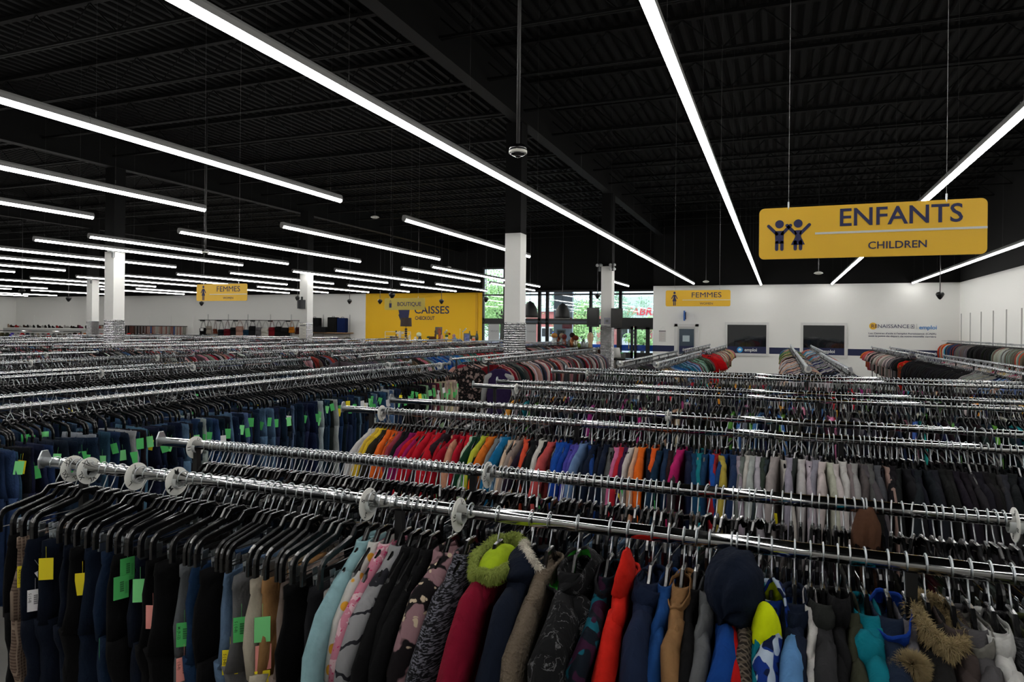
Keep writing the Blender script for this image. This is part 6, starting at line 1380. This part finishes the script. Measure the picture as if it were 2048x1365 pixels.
o = empty('picture_frame', (p2(873), Y2 + 0.2, z1 + 0.32), 0, 'small grey framed picture behind the carved bust', 'picture'); MB().box(-0.17, 0.17, 0, 0.03, 0, 0.34).build('frame', mat('frame_grey', (96, 96, 98), 0.5), o); MB().box(-0.08, 0.06, -0.005, 0, 0.05, 0.29).build('print', mat('print_brown', (130, 96, 76), 0.8), o)
o = lathe_obj('statue', [(0.06, 0), (0.05, 0.06), (0.07, 0.14), (0.05, 0.2), (0.07, 0.28), (0.05, 0.36), (0.08, 0.46), (0.05, 0.54), (0.07, 0.6), (0.001, 0.62)], mat('totem', (140, 66, 34), 0.5, var=0.6, vscale=14), (p2(879.5), Y2, z1), 'orange and black carved totem statue', 'statue')
o = empty('flower_vase', (p2(893), Y2, z1), 0, 'white vase with yellow and white flowers', 'vase'); MB().lathe([(0.05, 0), (0.04, 0.1), (0.06, 0.22), (0.001, 0.22)], n=14).build('vase', IV, o, True)
for q, (dx, dz, c) in enumerate(((-0.06, 0.42, C(226, 224, 214)), (0.0, 0.50, C(226, 224, 214)), (0.03, 0.40, C(224, 190, 40)), (0.09, 0.38, C(224, 180, 30)), (-0.02, 0.34, C(224, 200, 60)), (0.15, 0.36, C(196, 60, 30)))): MB().ball((dx, 0, dz), (0.05, 0.04, 0.045), 10, 6).build('flower', cloth(c), o, True)
MB().ball((0.01, 0, 0.27), (0.09, 0.06, 0.06), 10, 6).build('leaves', mat('leaf_dark', (50, 90, 50), 0.8), o, True)
o = lathe_obj('figurine', [(0.06, 0), (0.08, 0.1), (0.05, 0.2), (0.06, 0.28), (0.001, 0.33)], mat('peach_ceramic', (190, 130, 100), 0.4), (p2(885), Y2 - 0.05, z1), 'peach ceramic figurine left of the flower vase', 'figurine')
o = lathe_obj('figurine', [(0.09, 0), (0.10, 0.12), (0.06, 0.22), (0.08, 0.3), (0.001, 0.38)], mat('mixed_ceramic', (150, 110, 110), 0.5, var=0.5, vscale=16), (p2(908), Y2, z1), 'colourful toy figurine with orange hat', 'figurine')
o = lathe_obj('figurine', [(0.07, 0), (0.09, 0.1), (0.04, 0.2), (0.001, 0.26)], mat('blue_ceramic', (90, 130, 170), 0.4), (p2(912), Y2 - 0.08, z1), 'blue and white ceramic figurine beside the toy', 'figurine')
for q in (919, 924): o = MB().ball((0, 0, 0.05), (0.09, 0.04, 0.05), 10, 6).ball((-0.05, 0, 0.10), (0.04, 0.04, 0.06), 8, 6).build('shoe', cloth((60, 90, 130)), None, True, (p2(q), Y2 - 0.1, z1)); tag(o, '%s of the pair of blue shoes on the right decor table' % ('left' if q == 919 else 'right'), 'shoe', 'pair of blue shoes')
o = empty('candle_stand', (p2(924), Y2 + 0.1, z1), 0, 'pale stand with blue glass cups beside the picture frame', 'candle holder'); MB().tube([(0, 0, 0), (0, 0, 0.46), (0.16, 0, 0.6)], 0.012, 6).tube([(-0.14, 0, 0), (-0.14, 0, 0.58)], 0.008, 5).tube([(-0.18, 0, 0.58), (-0.10, 0, 0.58)], 0.008, 5).build('stand', IV, o)
for dx, dz in ((0, 0.48), (0.08, 0.54), (0.14, 0.6)): MB().ball((dx, 0, dz), 0.028, 8, 6).build('cup', mat('blue_glass', (90, 150, 180), 0.2), o, True)
o = empty('picture_frame', (p2(934), Y2, z1), 0, 'silver framed portrait print standing on the right decor table', 'picture'); MB().box(-0.16, 0.16, 0, 0.03, 0, 0.40).build('frame', mat('frame_silver', (96, 98, 96), 0.4), o); MB().box(-0.11, 0.11, -0.006, 0, 0.05, 0.35).build('print', mat('print_blue', (96, 110, 160), 0.7, var=0.6, vscale=10), o)
for q, lb in ((937, 'dark green bottle left, behind the framed portrait'), (951.5, 'dark green bottle right, near the window')):
    lathe_obj('bottle', [(0.07, 0), (0.075, 0.25), (0.04, 0.38), (0.02, 0.42), (0.025, 0.5), (0.001, 0.5)], mat('bottle_green', (46, 58, 44), 0.15), (p2(q), Y2 + 0.12, z1), lb, 'bottle')
o = lathe_obj('candle', [(0.03, 0), (0.03, 0.14), (0.001, 0.14)], IV, (p2(943), Y2 - 0.1, z1), 'small white candle between portrait and orange figurine', 'candle')
o = empty('picture_frame', (p2(946), Y2 + 0.15, z1), 0, 'olive framed picture between the two green bottles', 'picture'); MB().box(-0.16, 0.14, 0, 0.03, 0, 0.30).build('frame', mat('frame_olive', (90, 84, 50), 0.5), o); MB().box(-0.11, 0.09, -0.006, 0, 0.05, 0.25).build('print', IV, o)
o = lathe_obj('figurine', [(0.08, 0), (0.06, 0.08), (0.09, 0.14), (0.001, 0.2)], mat('orange_ceramic', (196, 100, 50), 0.5), (p2(949), Y2 - 0.1, z1), 'orange and white figurine at the right end of the decor table', 'figurine')
# glassware counter near the entrance
YC = 24.2
def pc(px): return px_at(px, YC)
zc = 1.52
s = empty('glass_counter', (pc(1148), YC, 0), 0, 'dark counter with glass jars near the entrance between the white columns', 'counter')
w = (pc(1192) - pc(1100)) / 2; MB().box(-w, w, -0.35, 0.35, zc - 0.05, zc).build('counter_top', DWOOD, s); MB().box(-w + 0.1, w - 0.05, -0.3, 0.3, 0, zc - 0.05).build('counter_body', mat('counter_brown', (70, 54, 38), 0.6), s)
JG = mat('jar_glass', (150, 156, 154), 0.08, spec=0.9); AMB = mat('amber_glass', (110, 46, 22), 0.12); GDF = mat('dry_flowers', (176, 122, 60), 0.9, bump=1, bscale=40)
items = [(1110, 0.10, 0.34, JG, 'large grey glass jar at the left end of the counter', 'jar', GDF), (1117, 0.08, 0.38, AMB, 'tall amber glass vase left on the counter', 'vase', None), (1124, 0.09, 0.33, JG, 'clear glass jar with cream flowers', 'jar', cloth((206, 180, 150))), (1130, 0.08, 0.30, AMB, 'dark amber jar with reddish dried flowers', 'jar', cloth((130, 60, 60))),
         (1137, 0.06, 0.28, JG, 'slim clear glass vase at the centre of the counter', 'vase', None), (1144, 0.09, 0.36, mat('copper', (170, 110, 70), 0.3, 0.6), 'copper vase with dark plume', 'vase', cloth((50, 34, 30))), (1151, 0.10, 0.26, mat('silver_bowl', (150, 146, 130), 0.25, 0.7), 'round silver pot below the striped dome', 'pot', cloth((120, 60, 40))),
         (1158, 0.07, 0.16, mat('green_glass', (110, 140, 50), 0.15), 'small green glass bottle on the counter', 'bottle', None), (1164, 0.06, 0.20, JG, 'first small clear tumbler group glass right of the green bottle', 'glass', None), (1170, 0.05, 0.22, JG, 'second small clear glass right of the green bottle', 'glass', None), (1175, 0.05, 0.20, JG, 'third small clear glass near the cream statue', 'glass', None)]
for px, r, hh, m, lb, ct, top in items:
    o = lathe_obj(ct, [(r * 0.8, 0), (r, hh * 0.2), (r, hh * 0.7), (r * 0.6, hh * 0.85), (r * 0.7, hh), (r * 0.6, hh), (r * 0.5, hh * 0.8), (0.001, hh * 0.75)], m, (pc(px), YC + random.uniform(-0.1, 0.1), zc), lb, ct)
    if top: MB().ball((0, 0, hh + 0.08), (r * 1.2, r * 1.1, 0.10), 12, 8).build('flowers', top, o, True)
o = MB().lathe([(0.08, 0), (0.07, 0.15), (0.11, 0.3), (0.12, 0.42), (0.08, 0.52), (0.001, 0.56)], n=16).build('statue', mat('cream_stone', (196, 170, 136), 0.7), None, True, (pc(1181), YC, zc)); tag(o, 'cream stone head sculpture at the right end of the counter', 'statue')
# checkout desk by the doors
s = empty('checkout_desk', (-5.9, 26.5, 0), 0, 'dark checkout desk in front of the entrance doors', 'desk')
MB().box(-1.0, 1.0, -0.4, 0.4, 1.0, 1.06).build('desk_top', BLKG, s); MB().box(-0.95, 0.95, -0.35, 0.35, 0, 1.0).build('desk_body', mat('desk_grey', (120, 116, 110), 0.6), s)
o = empty('lamp', (-5.0 + 0.0, 22.6, 0), 0, 'lamp with a translucent white shade right of the entrance column', 'lamp'); MB().lathe([(0.16, 1.18), (0.11, 1.5), (0.10, 1.5), (0.15, 1.18)], n=20).build('lamp_shade', mat('shade_white', (190, 190, 186), 0.7), o, True); MB().lathe([(0.12, 0), (0.02, 0.03), (0.02, 1.3), (0.001, 1.3)], n=10).build('stand', BLKM, o); o.location = (px_at(1233, 22.6), 22.6, 0.08 - 0.0)
for (x, c, w, h, lb, zz) in ((-6.55, C(70, 46, 40), 0.24, 0.42, 'upright brown box on the checkout desk', 1.06), (-6.2, C(90, 26, 36), 0.44, 0.14, 'stack of dark red books on the checkout desk', 1.06), (-5.75, C(110, 116, 108), 0.36, 0.20, 'grey box on the checkout desk with a green lid', 1.06)):
    o = empty('box', (x, 26.4, zz), 0, lb, 'box'); MB().box(-w / 2, w / 2, -0.15, 0.15, 0, h).build('carton', cloth(c), o)
    if 'green' in lb: MB().box(-0.1, 0.1, -0.1, 0.1, h, h + 0.03).build('lid', mat('lid_green', (70, 200, 110), 0.6), o)
